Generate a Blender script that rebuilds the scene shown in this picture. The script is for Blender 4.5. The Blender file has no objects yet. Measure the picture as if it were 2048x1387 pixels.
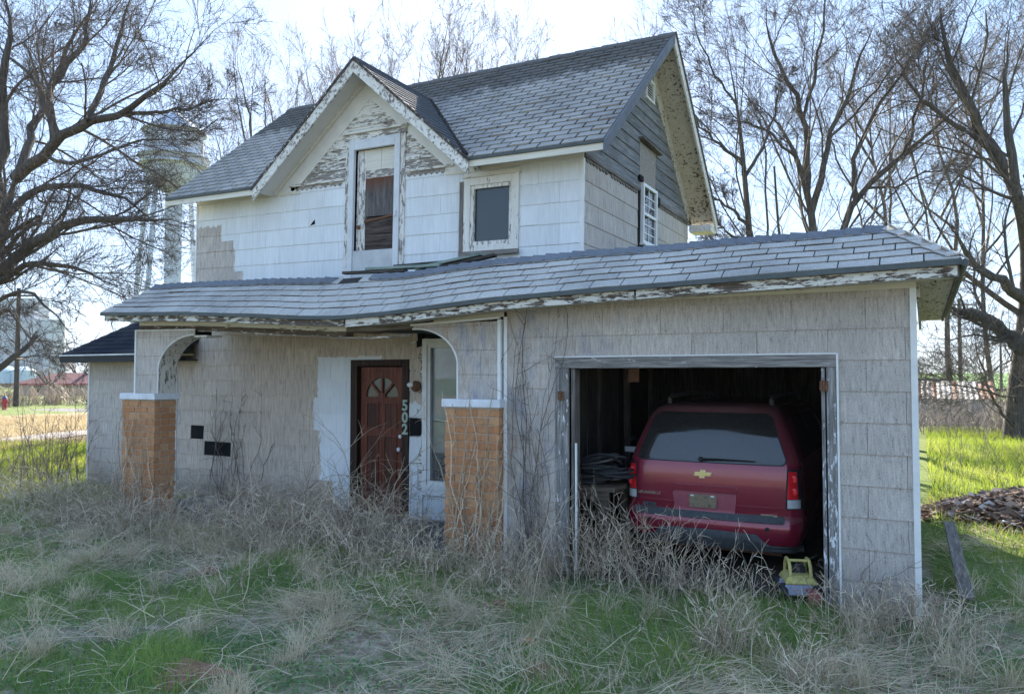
import bpy, bmesh, math, random
import numpy as np
from mathutils import Vector, Matrix
random.seed(7); RNG = np.random.default_rng(7)
SC = bpy.context.scene; COL = SC.collection
R = math.radians

# ---------------- camera, sky, sun, exposure ----------------
H = 2.05
cd = bpy.data.cameras.new('camera'); cam = bpy.data.objects.new('camera', cd); COL.objects.link(cam)
cd.sensor_width = 36; cd.lens = 1520 / 2048 * 36; cd.clip_end = 6000; cd.clip_start = 0.05
cam.location = (0, 0, H)
cam.rotation_euler = (R(90) + math.atan(57 / 1520), 0, R(28.4))
SC.camera = cam
SUN_AZ, SUN_EL = R(-31), R(27.5)          # azimuth from +Y towards +X
S = Vector((math.sin(SUN_AZ) * math.cos(SUN_EL), math.cos(SUN_AZ) * math.cos(SUN_EL), math.sin(SUN_EL)))
w = bpy.data.worlds.new('World'); SC.world = w; w.use_nodes = True
wn = w.node_tree; wn.nodes.clear()
wo = wn.nodes.new('ShaderNodeOutputWorld'); wb = wn.nodes.new('ShaderNodeBackground')
sky = wn.nodes.new('ShaderNodeTexSky'); sky.sky_type = 'NISHITA'; sky.sun_disc = False
sky.sun_elevation = SUN_EL; sky.sun_rotation = SUN_AZ; sky.air_density = 1.0; sky.dust_density = 0.3; sky.ozone_density = 2.0
# thin high cloud over the whole dome
tc = wn.nodes.new('ShaderNodeTexCoord'); mp = wn.nodes.new('ShaderNodeMapping'); mp.inputs['Scale'].default_value = (1.2, 1.2, 4.2)
mp.inputs['Rotation'].default_value = (0.25, 0.1, 0.6)
nz = wn.nodes.new('ShaderNodeTexNoise'); nz.inputs['Scale'].default_value = 2.1; nz.inputs['Detail'].default_value = 7; nz.inputs['Roughness'].default_value = 0.55
cr = wn.nodes.new('ShaderNodeValToRGB'); cr.color_ramp.elements[0].position = 0.40; cr.color_ramp.elements[1].position = 0.72
cr.color_ramp.elements[0].color = (0, 0, 0, 1); cr.color_ramp.elements[1].color = (0.3, 0.3, 0.3, 1)
bw = wn.nodes.new('ShaderNodeRGBToBW')
sat = wn.nodes.new('ShaderNodeMix'); sat.data_type = 'RGBA'
cl = wn.nodes.new('ShaderNodeMix'); cl.data_type = 'RGBA'; cl.blend_type = 'MULTIPLY'; cl.inputs[0].default_value = 1
cl.inputs[7].default_value = (.90, .97, 1.06, 1)
wn.links.new(tc.outputs['Generated'], mp.inputs['Vector']); wn.links.new(mp.outputs[0], nz.inputs['Vector']); wn.links.new(nz.outputs[0], cr.inputs[0])
gm = wn.nodes.new('ShaderNodeGamma'); gm.inputs[1].default_value = 0.13; hs = wn.nodes.new('ShaderNodeHueSaturation'); hs.inputs['Saturation'].default_value = 3.5
wn.links.new(sky.outputs[0], gm.inputs[0]); wn.links.new(gm.outputs[0], hs.inputs['Color'])
wn.links.new(hs.outputs[0], bw.inputs[0]); wn.links.new(bw.outputs[0], cl.inputs[6])
wn.links.new(cr.outputs[0], sat.inputs[0]); wn.links.new(hs.outputs[0], sat.inputs[6]); wn.links.new(cl.outputs[2], sat.inputs[7])
tn = wn.nodes.new('ShaderNodeMix'); tn.data_type = 'RGBA'; tn.blend_type = 'MULTIPLY'; tn.inputs[0].default_value = 1; tn.inputs[7].default_value = (.79, .93, 1.17, 1)
wn.links.new(sat.outputs[2], tn.inputs[6]); wn.links.new(tn.outputs[2], wb.inputs['Color']); wb.inputs['Strength'].default_value = 0.15
wn.links.new(wb.outputs[0], wo.inputs[0])
sd = bpy.data.lights.new('sun', 'SUN'); sun = bpy.data.objects.new('sun', sd); COL.objects.link(sun)
sd.energy = 2.9; sd.angle = R(0.55); sd.color = (1.0, 0.93, 0.82)
sun.rotation_euler = S.to_track_quat('Z', 'Y').to_euler(); sun.location = S * 60
vs = SC.view_settings; vs.view_transform = 'Standard'; vs.look = 'None'; vs.exposure = 2.97; vs.gamma = 1; vs.use_curve_mapping = False
SC.cycles.use_denoising = True
SC.cycles.max_bounces = 5; SC.cycles.diffuse_bounces = 3; SC.cycles.glossy_bounces = 3; SC.cycles.transmission_bounces = 4; SC.cycles.volume_bounces = 0; SC.cycles.transparent_max_bounces = 12
SC.cycles.sample_clamp_indirect = 6

# ---------------- helpers ----------------
W = {}                       # world matrices by object name
XF = [Matrix.Identity(4)]    # transform applied to what is being built
def tag(o, label=None, cat=None, group=None, kind=None):
    if label: o['label'] = label
    if cat: o['category'] = cat
    if group: o['group'] = group
    if kind: o['kind'] = kind
    return o
def link(name, data, parent=None, M=None):
    o = bpy.data.objects.new(name, data); COL.objects.link(o)
    M = XF[0] @ (M if M is not None else Matrix.Identity(4))
    if parent is not None:
        o.parent = parent; o.matrix_parent_inverse = W[parent.name].inverted()
    o.matrix_basis = M; W[o.name] = M
    return o
def thing(name, loc, label, cat, group=None, rz=0):
    o = link(name, None, None, Matrix.Translation(loc) @ Matrix.Rotation(rz, 4, 'Z'))
    o.empty_display_size = 0.2
    return tag(o, label, cat, group)
class MB:
    def __init__(s): s.v = []; s.f = []; s.sm = False
    def add(s, vs_, fs_):
        b = len(s.v); s.v += [tuple(p) for p in vs_]; s.f += [tuple(i + b for i in f) for f in fs_]; return s
    def box(s, x0, x1, y0, y1, z0, z1):
        return s.add([(x0, y0, z0), (x1, y0, z0), (x1, y1, z0), (x0, y1, z0), (x0, y0, z1), (x1, y0, z1), (x1, y1, z1), (x0, y1, z1)],
                     [(0, 3, 2, 1), (4, 5, 6, 7), (0, 1, 5, 4), (1, 2, 6, 5), (2, 3, 7, 6), (3, 0, 4, 7)])
    def prism(s, poly, d):                       # poly: 3-D points, d: extrusion vector
        n = len(poly); d = Vector(d); P = [Vector(p) for p in poly]
        return s.add(P + [p + d for p in P], [tuple(range(n))[::-1], tuple(range(n, 2 * n))] + [(i, (i + 1) % n, n + (i + 1) % n, n + i) for i in range(n)])
    def bar(s, a, b, wd, ht, up=(0, 0, 1)):      # rectangular bar from a to b
        a, b = Vector(a), Vector(b); t = (b - a).normalized(); u = Vector(up)
        sd_ = t.cross(u); sd_ = sd_.normalized() if sd_.length > 1e-4 else Vector((1, 0, 0)); u = sd_.cross(t)
        o = [sd_ * (i * wd / 2) + u * (j * ht / 2) for i, j in ((-1, -1), (1, -1), (1, 1), (-1, 1))]
        return s.add([a + q for q in o] + [b + q for q in o], [(0, 1, 2, 3), (7, 6, 5, 4), (0, 4, 5, 1), (1, 5, 6, 2), (2, 6, 7, 3), (3, 7, 4, 0)])
    def tube(s, pts, rad, n=8, cap=True):
        P = [Vector(p) for p in pts]; k = len(P)
        rad = rad if isinstance(rad, (list, tuple)) else [rad] * k
        b = len(s.v); nrm = None
        for i in range(k):
            t = (P[min(i + 1, k - 1)] - P[max(i - 1, 0)]).normalized()
            if nrm is None: nrm = t.orthogonal().normalized()
            nrm = (nrm - t * nrm.dot(t)).normalized(); bi = t.cross(nrm)
            for j in range(n):
                a = 2 * math.pi * j / n; s.v.append(tuple(P[i] + (nrm * math.cos(a) + bi * math.sin(a)) * rad[i]))
        for i in range(k - 1):
            for j in range(n):
                s.f.append((b + i * n + j, b + i * n + (j + 1) % n, b + (i + 1) * n + (j + 1) % n, b + (i + 1) * n + j))
        if cap: s.f.append(tuple(range(b + n - 1, b - 1, -1))); s.f.append(tuple(range(b + (k - 1) * n, b + k * n)))
        return s
    def lathe(s, prof, c=(0, 0, 0), n=24, axis='z'):
        b = len(s.v); k = len(prof)
        for r_, z in prof:
            for j in range(n):
                a = 2 * math.pi * j / n; x, y = r_ * math.cos(a), r_ * math.sin(a)
                p = (x, y, z) if axis == 'z' else ((z, x, y) if axis == 'x' else (y, z, x))
                s.v.append((p[0] + c[0], p[1] + c[1], p[2] + c[2]))
        for i in range(k - 1):
            for j in range(n): s.f.append((b + i * n + j, b + i * n + (j + 1) % n, b + (i + 1) * n + (j + 1) % n, b + (i + 1) * n + j))
        s.f.append(tuple(range(b + n - 1, b - 1, -1))); s.f.append(tuple(range(b + (k - 1) * n, b + k * n)))
        return s
    def mesh(s, name, mat, smooth=False, bevel=0):
        me = bpy.data.meshes.new(name); me.from_pydata(s.v, [], s.f)
        bm = bmesh.new(); bm.from_mesh(me)
        bmesh.ops.recalc_face_normals(bm, faces=bm.faces)
        if bevel: bmesh.ops.bevel(bm, geom=bm.edges[:], offset=bevel, segments=1, affect='EDGES', clamp_overlap=True)
        bm.to_mesh(me); bm.free()
        if smooth:
            me.polygons.foreach_set('use_smooth', [True] * len(me.polygons))
            me.set_sharp_from_angle(angle=R(40))
        me.materials.append(mat); return me
    def build(s, name, mat, parent=None, smooth=False, bevel=0, M=None):
        return link(name, s.mesh(name, mat, smooth, bevel), parent, M)
def box(name, mat, parent, *a, bevel=0): return MB().box(*a).build(name, mat, parent, bevel=bevel)
def fast_mesh(name, V, Fq, mat, attr=None):      # numpy verts (n,3), faces (m,k)
    V = np.asarray(V, np.float32); Fq = np.asarray(Fq, np.int32); me = bpy.data.meshes.new(name)
    me.vertices.add(len(V)); me.vertices.foreach_set('co', V.ravel())
    m, k = Fq.shape; me.loops.add(m * k); me.loops.foreach_set('vertex_index', Fq.ravel())
    me.polygons.add(m); me.polygons.foreach_set('loop_start', np.arange(m, dtype=np.int32) * k)
    me.update(calc_edges=True)
    if attr is not None:
        at = me.attributes.new('rnd', 'FLOAT', 'POINT'); at.data.foreach_set('value', np.asarray(attr, np.float32))
    me.materials.append(mat); return me
def clip(poly, conv):                            # convex clip, conv counter-clockwise
    out = list(poly)
    for i in range(len(conv)):
        a, b = conv[i], conv[(i + 1) % len(conv)]
        side = lambda p: (b[0] - a[0]) * (p[1] - a[1]) - (b[1] - a[1]) * (p[0] - a[0])
        src, out = out, []
        for j in range(len(src)):
            p, q = src[j], src[(j + 1) % len(src)]; sp, sq = side(p), side(q)
            if sp >= 0: out.append(p)
            if (sp > 0 and sq < 0) or (sp < 0 and sq > 0):
                t = sp / (sp - sq); out.append((p[0] + t * (q[0] - p[0]), p[1] + t * (q[1] - p[1])))
        if len(out) < 3: return []
    return out
def area(p): return abs(sum(p[i][0] * p[(i + 1) % len(p)][1] - p[(i + 1) % len(p)][0] * p[i][1] for i in range(len(p)))) / 2
def minus(r, holes):                             # rectangles minus rectangles
    rs = [r]
    for (a0, a1, b0, b1) in holes:
        nx = []
        for (u0, u1, v0, v1) in rs:
            if a1 <= u0 or a0 >= u1 or b1 <= v0 or b0 >= v1: nx.append((u0, u1, v0, v1)); continue
            if b0 > v0: nx.append((u0, u1, v0, b0))
            if b1 < v1: nx.append((u0, u1, b1, v1))
            c0, c1 = max(v0, b0), min(v1, b1)
            if a0 > u0: nx.append((u0, a0, c0, c1))
            if a1 < u1: nx.append((a1, u1, c0, c1))
        rs = nx
    return rs
class Frame:                                     # plane: point = o + U u + V v, outward N
    def __init__(s, o, U, V):
        s.o, s.U, s.V = Vector(o), Vector(U).normalized(), Vector(V).normalized(); s.I = s.U.cross(s.V)   # outward normal
        s.I = s.U.cross(s.V)
    def mat(s, u=0, v=0):
        p = s.o + s.U * u + s.V * v; I = -s.I
        return Matrix(((s.U.x, I.x, s.V.x, p.x), (s.U.y, I.y, s.V.y, p.y), (s.U.z, I.z, s.V.z, p.z), (0, 0, 0, 1)))
def piece_mesh(name, polys, th, lap, vtop, ph, mat):   # local: x=u, z=v, -y outward
    m = MB()
    for p in polys:
        n = len(p); t = lambda q: th + lap * max(0, min(1, (vtop - q[1]) / ph))
        m.add([(q[0], -t(q), q[1]) for q in p] + [(q[0], 0, q[1]) for q in p], [tuple(range(n))] + [(i, i + n, (i + 1) % n + n, (i + 1) % n) for i in range(n)])
    me = bpy.data.meshes.new(name); me.from_pydata(m.v, [], m.f); me.materials.append(mat); return me
def clad(parent, name, fr, rect, pw, ph, th, lap, mat, holes=(), conv=None, gap=.004, vgap=.0, stagger=.5, u_off=0, skip=(), jit=0, limit=None, keep=None, min_a=.0015, matf=None, apart=False):
    u0, u1, v0, v1 = rect; shared = {}; out = []
    k = 0; v = v0
    while v < v1 - 1e-6:
        vt = min(v + ph, v1); off = (u_off + (k * stagger % 1.0) * pw) % pw; u = u0 - pw + off; i = 0
        while u < u1:
            a, b = max(u, u0), min(u + pw, u1)
            if b - a > .02 and (k, i) not in skip and not (keep and not keep((a + b) / 2, (v + vt) / 2)):
                rs = minus((a, b, v, vt), holes)
                full = len(rs) == 1 and abs(b - a - pw) < 1e-6 and abs(vt - v - ph) < 1e-6 and rs[0] == (a, b, v, vt)
                polys = []
                for (p0, p1, q0, q1) in rs:
                    j = [random.uniform(-jit, jit) for _ in range(2)] if (jit and q0 == v) else (0, 0)
                    um = p0 + (p1 - p0) * random.uniform(.3, .7)
                    pl = [(p0 + gap / 2, q0 + vgap + j[0]), (um, q0 + vgap + (j[0] + j[1]) / 2 + jit * random.uniform(-.6, .6)), (p1 - gap / 2, q0 + vgap + j[1]), (p1 - gap / 2, q1), (p0 + gap / 2, q1)]
                    if p1 - p0 < .012: continue
                    if conv:
                        c = clip(pl, conv)
                        if len(c) != len(pl) or area(c) < area(pl) - 1e-6: full = False
                        pl = c
                    if len(pl) >= 3 and area(pl) > min_a: polys.append(pl)
                if polys:
                    ar = sum(area(p) for p in polys); mt = matf((a + b) / 2, (v + vt) / 2) if matf else mat
                    if full and limit is None:
                        key = (random.randint(0, 3), mt.name)
                        if key not in shared:
                            shared[key] = piece_mesh(name, [[(q[0] - a, q[1] - v) for q in p] for p in polys], th, lap, ph, ph, mt)
                        link(name, shared[key], parent, fr.mat(a, v))
                    else:
                        loc_ = [[(q[0] - a, q[1] - v) for q in p] for p in polys]
                        out += [(area(p), a, v, [p], mt) for p in loc_] if apart else [(ar, a, v, loc_, mt)]
            u += pw; i += 1
        v += ph; k += 1
    if limit is None:
        for ar, a, v, ps, mt in out: link(name, piece_mesh(name, ps, th, lap, ph, ph, mt), parent, fr.mat(a, v))
    return out
# ---------------- materials ----------------
class G:
    def __init__(s, name):
        s.m = bpy.data.materials.new(name); s.m.use_nodes = True; s.t = s.m.node_tree; s.t.nodes.clear()
        s.out = s.t.nodes.new('ShaderNodeOutputMaterial'); s.b = s.t.nodes.new('ShaderNodeBsdfPrincipled'); s.t.links.new(s.b.outputs[0], s.out.inputs[0])
        s._p = None
    def n(s, ty, ins=None, **pr):
        x = s.t.nodes.new('ShaderNode' + ty)
        for k, v in pr.items(): setattr(x, k, v)
        for k, v in (ins or {}).items(): s.set(x.inputs[k], v)
        return x
    def set(s, i, v):
        if isinstance(v, bpy.types.NodeSocket): s.t.links.new(v, i)
        elif isinstance(v, (tuple, list)) and len(v) == 3 and i.type == 'RGBA': i.default_value = (*v, 1)
        else: i.default_value = v
    def pos(s):
        if s._p is None:
            g = s.n('NewGeometry'); s._p = g.outputs['Position']; s._xyz = s.n('SeparateXYZ', {0: s._p}).outputs
        return s._p
    def xyz(s): s.pos(); return s._xyz
    def ma(s, op, a, b=0.0, c=None):
        x = s.n('Math', {0: a, 1: b}, operation=op)
        if c is not None: s.set(x.inputs[2], c)
        return x.outputs[0]
    def vec(s, x, y, z): return s.n('CombineXYZ', {0: x, 1: y, 2: z}).outputs[0]
    def scl(s, x, y, z): return s.n('VectorMath', {0: s.pos(), 1: (x, y, z)}, operation='MULTIPLY').outputs[0]
    def noise(s, vec, scale=1., detail=4, rough=.6, dist=0.): return s.n('TexNoise', {'Vector': vec, 'Scale': scale, 'Detail': detail, 'Roughness': rough, 'Distortion': dist}).outputs[0]
    def ramp(s, f, *st, interp='LINEAR'):
        x = s.n('ValToRGB', {0: f}); e = x.color_ramp; e.interpolation = interp
        while len(e.elements) < len(st): e.elements.new(.5)
        for i, (p, c) in enumerate(st):
            e.elements[i].position = p; e.elements[i].color = (*c, 1) if isinstance(c, tuple) else (c, c, c, 1)
        return x.outputs[0]
    def mix(s, f, a, b, mode='MIX'):
        x = s.n('Mix', data_type='RGBA', blend_type=mode); s.set(x.inputs[0], f); s.set(x.inputs[6], a); s.set(x.inputs[7], b); return x.outputs[2]
    def rand(s):
        a = s.n('ObjectInfo').outputs['Random']; b = s.n('NewGeometry').outputs['Random Per Island']
        return s.ma('FRACT', s.ma('ADD', a, b))
    def bump(s, h, st=.3, d=.01): s.set(s.b.inputs['Normal'], s.n('Bump', {'Strength': st, 'Distance': d, 'Height': h}).outputs[0])
    def end(s, col, rough=.85, spec=.25, metal=0.):
        s.set(s.b.inputs['Base Color'], col); s.set(s.b.inputs['Roughness'], rough); s.set(s.b.inputs['Specular IOR Level'], spec); s.set(s.b.inputs['Metallic'], metal); return s.m
    def hz(s): x = s.xyz(); return s.ma('ADD', x[0], x[1]), x[2]
def solid(name, col, rough=.7, spec=.3, metal=0., var=.25, sc=6.):
    g = G(name); n = g.noise(g.pos(), sc, 5, .65); c2 = tuple(v * (1 - var) for v in col); c3 = tuple(min(1, v * (1 + var * .6)) for v in col)
    return g.end(g.ramp(n, (.3, c2), (.7, c3)), rough, spec, metal)
def siding(name, paint=None, dark=1., tint=0., groove=1., warm=(1., 1., 1.), paintcol=(.79, .82, .84)):
    g = G(name); h, z = g.hz()
    st = g.noise(g.vec(g.ma('MULTIPLY', h, 62.), 0., g.ma('MULTIPLY', z, 7.)), 1., 3, .7)
    st2 = g.noise(g.vec(g.ma('MULTIPLY', h, 30.), 3., g.ma('MULTIPLY', z, 4.)), 1., 2, .5)
    sp = g.noise(g.pos(), 85., 3, .75); big = g.noise(g.pos(), 1.3, 4, .6)
    f = g.ma('ADD', g.ma('ADD', g.ma('MULTIPLY', st, .42 * groove), g.ma('MULTIPLY', sp, .40 + .12 * (1 - groove))), g.ma('MULTIPLY', st2, .18 + .30 * (1 - groove)))
    d = dark
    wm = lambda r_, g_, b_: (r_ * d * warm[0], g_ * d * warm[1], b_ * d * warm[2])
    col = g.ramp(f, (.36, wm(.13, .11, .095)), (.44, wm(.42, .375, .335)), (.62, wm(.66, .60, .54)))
    col = g.mix(1., col, g.ramp(g.rand(), (0., (.92, .92, .92)), (1., (1.04, 1.035, 1.03))), 'MULTIPLY')
    col = g.mix(g.ma('MULTIPLY', g.ramp(big, (.35, 0.), (.7, 1.)), .3), col, (.25 * d, .23 * d, .21 * d))
    if tint:
        t = g.noise(g.vec(g.ma('MULTIPLY', h, 5.), 7., g.ma('MULTIPLY', z, 2.)), 1., 4, .6); x = g.xyz()[0]
        near = g.ramp(g.ma('MULTIPLY', g.ma('ADD', x, 5.2), .2), (.0, 0.), (.06, 1.), (.35, .75), (.62, 0.))
        col = g.mix(g.ma('MULTIPLY', g.ma('MULTIPLY', g.ramp(t, (.5, 0.), (.66, 1.)), near), tint), col, (.18, .22, .33))
        col = g.mix(g.ma('MULTIPLY', g.ma('MULTIPLY', g.ramp(t, (.32, 1.), (.45, 0.)), near), tint), col, (.34, .22, .13))
    # splash-back dirt near the ground
    lo = g.ramp(g.ma('ADD', z, g.ma('MULTIPLY', big, .5)), (.35, .55), (.75, 0.))
    col = g.mix(lo, col, (.19, .15, .12))
    rough = .9
    if paint:
        x, y, zz = g.xyz(); nn = g.noise(g.vec(g.ma('MULTIPLY', h, 9.), 2., g.ma('MULTIPLY', z, 5.)), 1., 5, .7); n0 = g.ma('MULTIPLY', g.ma('SUBTRACT', nn, .5), .3)
        d_ = paint(g, x, zz)
        msk = g.ramp(g.ma('ADD', g.ma('ADD', d_, n0), .5), (.495, 0.), (.515, 1.))
        wear = g.ramp(g.noise(g.vec(g.ma('MULTIPLY', h, 30.), 0., g.ma('MULTIPLY', z, 2.5)), 1., 4, .75), (.30, (.86, .86, .86)), (.6, (1., 1., 1.)))
        drip = g.ramp(g.noise(g.vec(g.ma('MULTIPLY', h, 2.), 0., g.ma('MULTIPLY', z, .5)), 1., 4, .6), (.3, (.88, .88, .88)), (.65, (1., 1., 1.)))
        pc = g.mix(1., g.mix(1., paintcol, wear, 'MULTIPLY'), drip, 'MULTIPLY')
        pc = g.mix(1., pc, g.ramp(g.rand(), (0., (.95, .95, .95)), (1., (1.03, 1.03, 1.03))), 'MULTIPLY')
        chip = g.ramp(g.noise(g.pos(), 22., 6, .75), (.245, 1.), (.275, 0.))
        col = g.mix(g.ma('MULTIPLY', msk, g.ma('SUBTRACT', 1., chip)), col, pc)
    g.bump(g.ma('ADD', st, g.ma('MULTIPLY', sp, .6)), .55 * groove + .1, .006)
    return g.end(col, rough, .2)
def wood(name, c1, c2, along='x', rough=.9, fine=1.):
    g = G(name); s_ = {'x': (2.5, 40, 40), 'y': (40, 2.5, 40), 'z': (40, 40, 2.5)}[along]
    n = g.noise(g.scl(*s_), fine, 6, .7, .4); b = g.noise(g.pos(), 2.3, 4); r_ = g.rand()
    c = g.ramp(n, (.3, tuple(v * .35 for v in c1)), (.45, c1), (.7, c2))
    c = g.mix(1., c, g.ramp(g.ma('ADD', g.ma('MULTIPLY', b, .6), g.ma('MULTIPLY', r_, .4)), (.2, (.66, .65, .64)), (.75, (1.12, 1.1, 1.08))), 'MULTIPLY')
    g.bump(n, .5, .006); return g.end(c, rough, .2)
def peel(name, amount=.5, along='x', paint=(.77, .75, .70), w1=(.25, .22, .195), w2=(.42, .385, .35), edge=0., fine=1.):
    g = G(name); s_ = {'x': (6, 26, 26), 'y': (26, 6, 26), 'z': (26, 26, 6), 'r': (15, 15, 15)}[along]
    s2 = {'x': (3, 60, 60), 'y': (60, 3, 60), 'z': (60, 60, 3), 'r': (20, 20, 20)}[along]
    n = g.noise(g.scl(*s_), 1.2 * fine, 7, .72, .3); big = g.noise(g.pos(), .9, 3); n = g.ma('ADD', g.ma('MULTIPLY', n, .75), g.ma('MULTIPLY', big, .25))
    t = .5 + (amount - .5) * .62
    msk = g.ramp(n, (t - .006, 0.), (t + .006, 1.))
    gr = g.noise(g.scl(*s2), 1., 5, .7); wc = g.ramp(gr, (.32, tuple(v * .5 for v in w1)), (.5, w1), (.7, w2))
    pc = g.mix(1., paint, g.ramp(g.noise(g.scl(*s2), .5, 5, .7), (.25, (.8, .79, .77)), (.6, (1., 1., 1.))), 'MULTIPLY')
    g.bump(g.ma('ADD', msk, g.ma('MULTIPLY', gr, .35)), .6, .006)
    return g.end(g.mix(msk, wc, pc), .75, .25)
def shingle(name, base=(.37, .345, .32), moss=0.):
    g = G(name); sp = g.noise(g.pos(), 120., 3, .7); b = g.noise(g.pos(), 1.1, 5, .65); r_ = g.rand()
    c = g.ramp(sp, (.3, tuple(v * .55 for v in base)), (.5, base), (.72, tuple(v * 1.65 for v in base)))
    c = g.mix(1., c, g.ramp(r_, (0., (.86, .86, .87)), (.06, (.93, .93, .93)), (.9, (1.05, 1.045, 1.03)), (1., (1.09, 1.08, 1.06))), 'MULTIPLY')
    c = g.mix(g.ma('MULTIPLY', g.ramp(b, (.42, 0.), (.7, 1.)), .45), c, (.085, .086, .09))
    if moss:
        x, y, z = g.xyz(); mz = g.ma('ADD', z, g.ma('MULTIPLY', g.noise(g.pos(), 5., 5, .75), 1.1)); m_ = g.ramp(g.ma('SUBTRACT', mz, 6.4), (.62, 0.), (.85, 1.))
        c = g.mix(g.ma('MULTIPLY', m_, moss), c, (.06, .055, .05))
    g.bump(sp, .5, .006); return g.end(c, .95, .15)
def brickm(name, c1=(.50, .235, .11), c2=(.60, .345, .185)):
    g = G(name); r_ = g.rand(); n = g.noise(g.pos(), 30., 5, .7); v = g.noise(g.scl(90, 90, 6), 1., 3, .6)
    c = g.mix(r_, c1, c2); c = g.mix(1., c, g.ramp(g.ma('ADD', g.ma('MULTIPLY', n, .5), g.ma('MULTIPLY', v, .5)), (.3, (.55, .52, .5)), (.62, (1.1, 1.08, 1.06))), 'MULTIPLY')
    c = g.mix(g.ramp(g.noise(g.pos(), 4., 5, .7), (.58, 0.), (.78, .35)), c, (.45, .37, .30))
    g.bump(n, .5, .006); return g.end(c, .9, .2)
def glass(name, col=(.02, .025, .03), rough=.03, dust=0.):
    g = G(name); m_ = g.end(col, rough, .5); g.b.inputs['IOR'].default_value = 1.6
    if dust:
        n = g.noise(g.pos(), 240., 3, .8); b = g.noise(g.pos(), 3., 4, .6); z = g.xyz()[2]
        f = g.ma('MULTIPLY', g.ramp(n, (.42, 0.), (.62, 1.)), dust); g.set(g.b.inputs['Base Color'], g.mix(f, col, (.19, .165, .14)))
        g.set(g.b.inputs['Roughness'], g.ma('ADD', g.ma('MULTIPLY', f, .5), rough))
    return m_
def blade(name, *ramp, trans=.45, rough=.6):
    g = G(name); a = g.n('Attribute', attribute_name='rnd').outputs['Fac']; c = g.ramp(a, *ramp)
    g.end(c, rough, .25)
    tr = g.n('BsdfTranslucent', {'Color': c}); mx = g.n('MixShader', {0: trans, 1: g.b.outputs[0], 2: tr.outputs[0]})
    g.t.links.new(mx.outputs[0], g.out.inputs[0]); return g.m

def P_up(g, x, z):      # bare grey patch low on the left of the upper wall
    st = g.ma('MULTIPLY', g.ma('LESS_THAN', z, 4.28), .32); st = g.ma('ADD', st, g.ma('MULTIPLY', g.ma('LESS_THAN', z, 3.76), .2))
    return g.ma('MAXIMUM', g.ma('SUBTRACT', x, g.ma('ADD', st, -10.28)), g.ma('MULTIPLY', g.ma('SUBTRACT', z, 4.55), 1.))
def P_low(g, x, z):     # painted strips left and right of the front door
    xb = g.ma('ADD', g.ma('MULTIPLY', g.ma('LESS_THAN', z, 1.72), -.08), -8.12)
    xb = g.ma('ADD', xb, g.ma('MULTIPLY', g.ma('LESS_THAN', z, 1.22), .14)); xb = g.ma('ADD', xb, g.ma('MULTIPLY', g.ma('LESS_THAN', z, .47), .26))
    a = g.ma('MINIMUM', g.ma('SUBTRACT', x, xb), g.ma('MULTIPLY', g.ma('SUBTRACT', 2.33, z), 2.5))
    a = g.ma('MINIMUM', a, g.ma('SUBTRACT', -6.9, x))
    b = g.ma('MINIMUM', g.ma('SUBTRACT', x, -6.9), g.ma('SUBTRACT', 1.66, z))
    # a small daub left of the gap in the siding
    return g.ma('MAXIMUM', a, b)
SID_G = siding('siding_garage', dark=1., tint=.55)
SID_U = siding('siding_upper', paint=P_up, groove=.5)
SID_S = siding('siding_side', groove=.55, dark=1.0)
SID_L = siding('siding_porch', paint=P_low, groove=.45, dark=1.12, warm=(1.05, .98, .90))  # brownish cast of bounced light is put into the porch siding colour
SID_A = siding('siding_annex', groove=.5, dark=1.05)
TAR = solid('tar_paper', (.012, .012, .013), .9, .2)
LAPW = peel('peeling_lap', .47, 'x'); LAPG = wood('grey_lap', (.17, .175, .185), (.31, .315, .32), 'y')
TRIM_X = peel('peeling_trim_x', .40, 'x', paint=(.74, .72, .66)); TRIM_Z = peel('peeling_trim_z', .47, 'z'); TRIM_R = peel('peeling_rake', .45, 'r', paint=(.75, .73, .68))
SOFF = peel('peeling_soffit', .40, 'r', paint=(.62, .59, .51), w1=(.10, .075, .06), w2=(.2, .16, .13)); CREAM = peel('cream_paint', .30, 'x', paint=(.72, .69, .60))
WHITE = solid('white_paint', (.76, .76, .75), .55, .35, var=.12, sc=9); WOODX = wood('weathered_x', (.17, .15, .135), (.33, .30, .275), 'x'); WOODZ = wood('weathered_z', (.17, .15, .135), (.33, .30, .275), 'z')
WOODY = wood('weathered_y', (.14, .125, .11), (.27, .25, .23), 'y')
ROT = wood('rotten_wood', (.075, .05, .035), (.19, .13, .095), 'x')
JAMB = peel('garage_jamb', .62, 'z', paint=(.74, .75, .76), w1=(.20, .19, .18), w2=(.42, .40, .38)); HEAD = peel('garage_header', .66, 'x', paint=(.72, .73, .74), w1=(.20, .185, .17), w2=(.42, .39, .365))
SH_M = shingle('roof_shingle', moss=.8); SH_P = shingle('porch_shingle', (.45, .42, .385)); SH_D = shingle('dormer_shingle', (.10, .104, .112)); SH_N = shingle('navy_shingle', (.014, .018, .028))
CAPM = shingle('ridge_cap', (.13, .15, .2)); DECK = solid('roof_deck', (.05, .045, .04), .9, .1)
DRIP = solid('drip_edge', (.085, .10, .10), .6, .3); NAVY = solid('navy_fascia', (.014, .018, .022), .6, .3); GUTW = solid('drip_white', (.6, .62, .62), .5, .4)
BRICK = brickm('brick'); MORT = solid('mortar', (.58, .49, .40), .95, .1, sc=40); CAPW = solid('pier_cap', (.72, .74, .77), .6, .3, var=.2, sc=5)
GLS = glass('window_glass', (.015, .02, .022), .02); GLS_D = glass('dusty_glass', (.05, .055, .055), .12, .25); VINYL = solid('vinyl_white', (.74, .74, .72), .45, .4, var=.1)
METALW = solid('aluminium', (.62, .64, .66), .45, .5, var=.12); KICK = solid('kick_panel', (.52, .535, .54), .5, .4, var=.2, sc=5)
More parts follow.
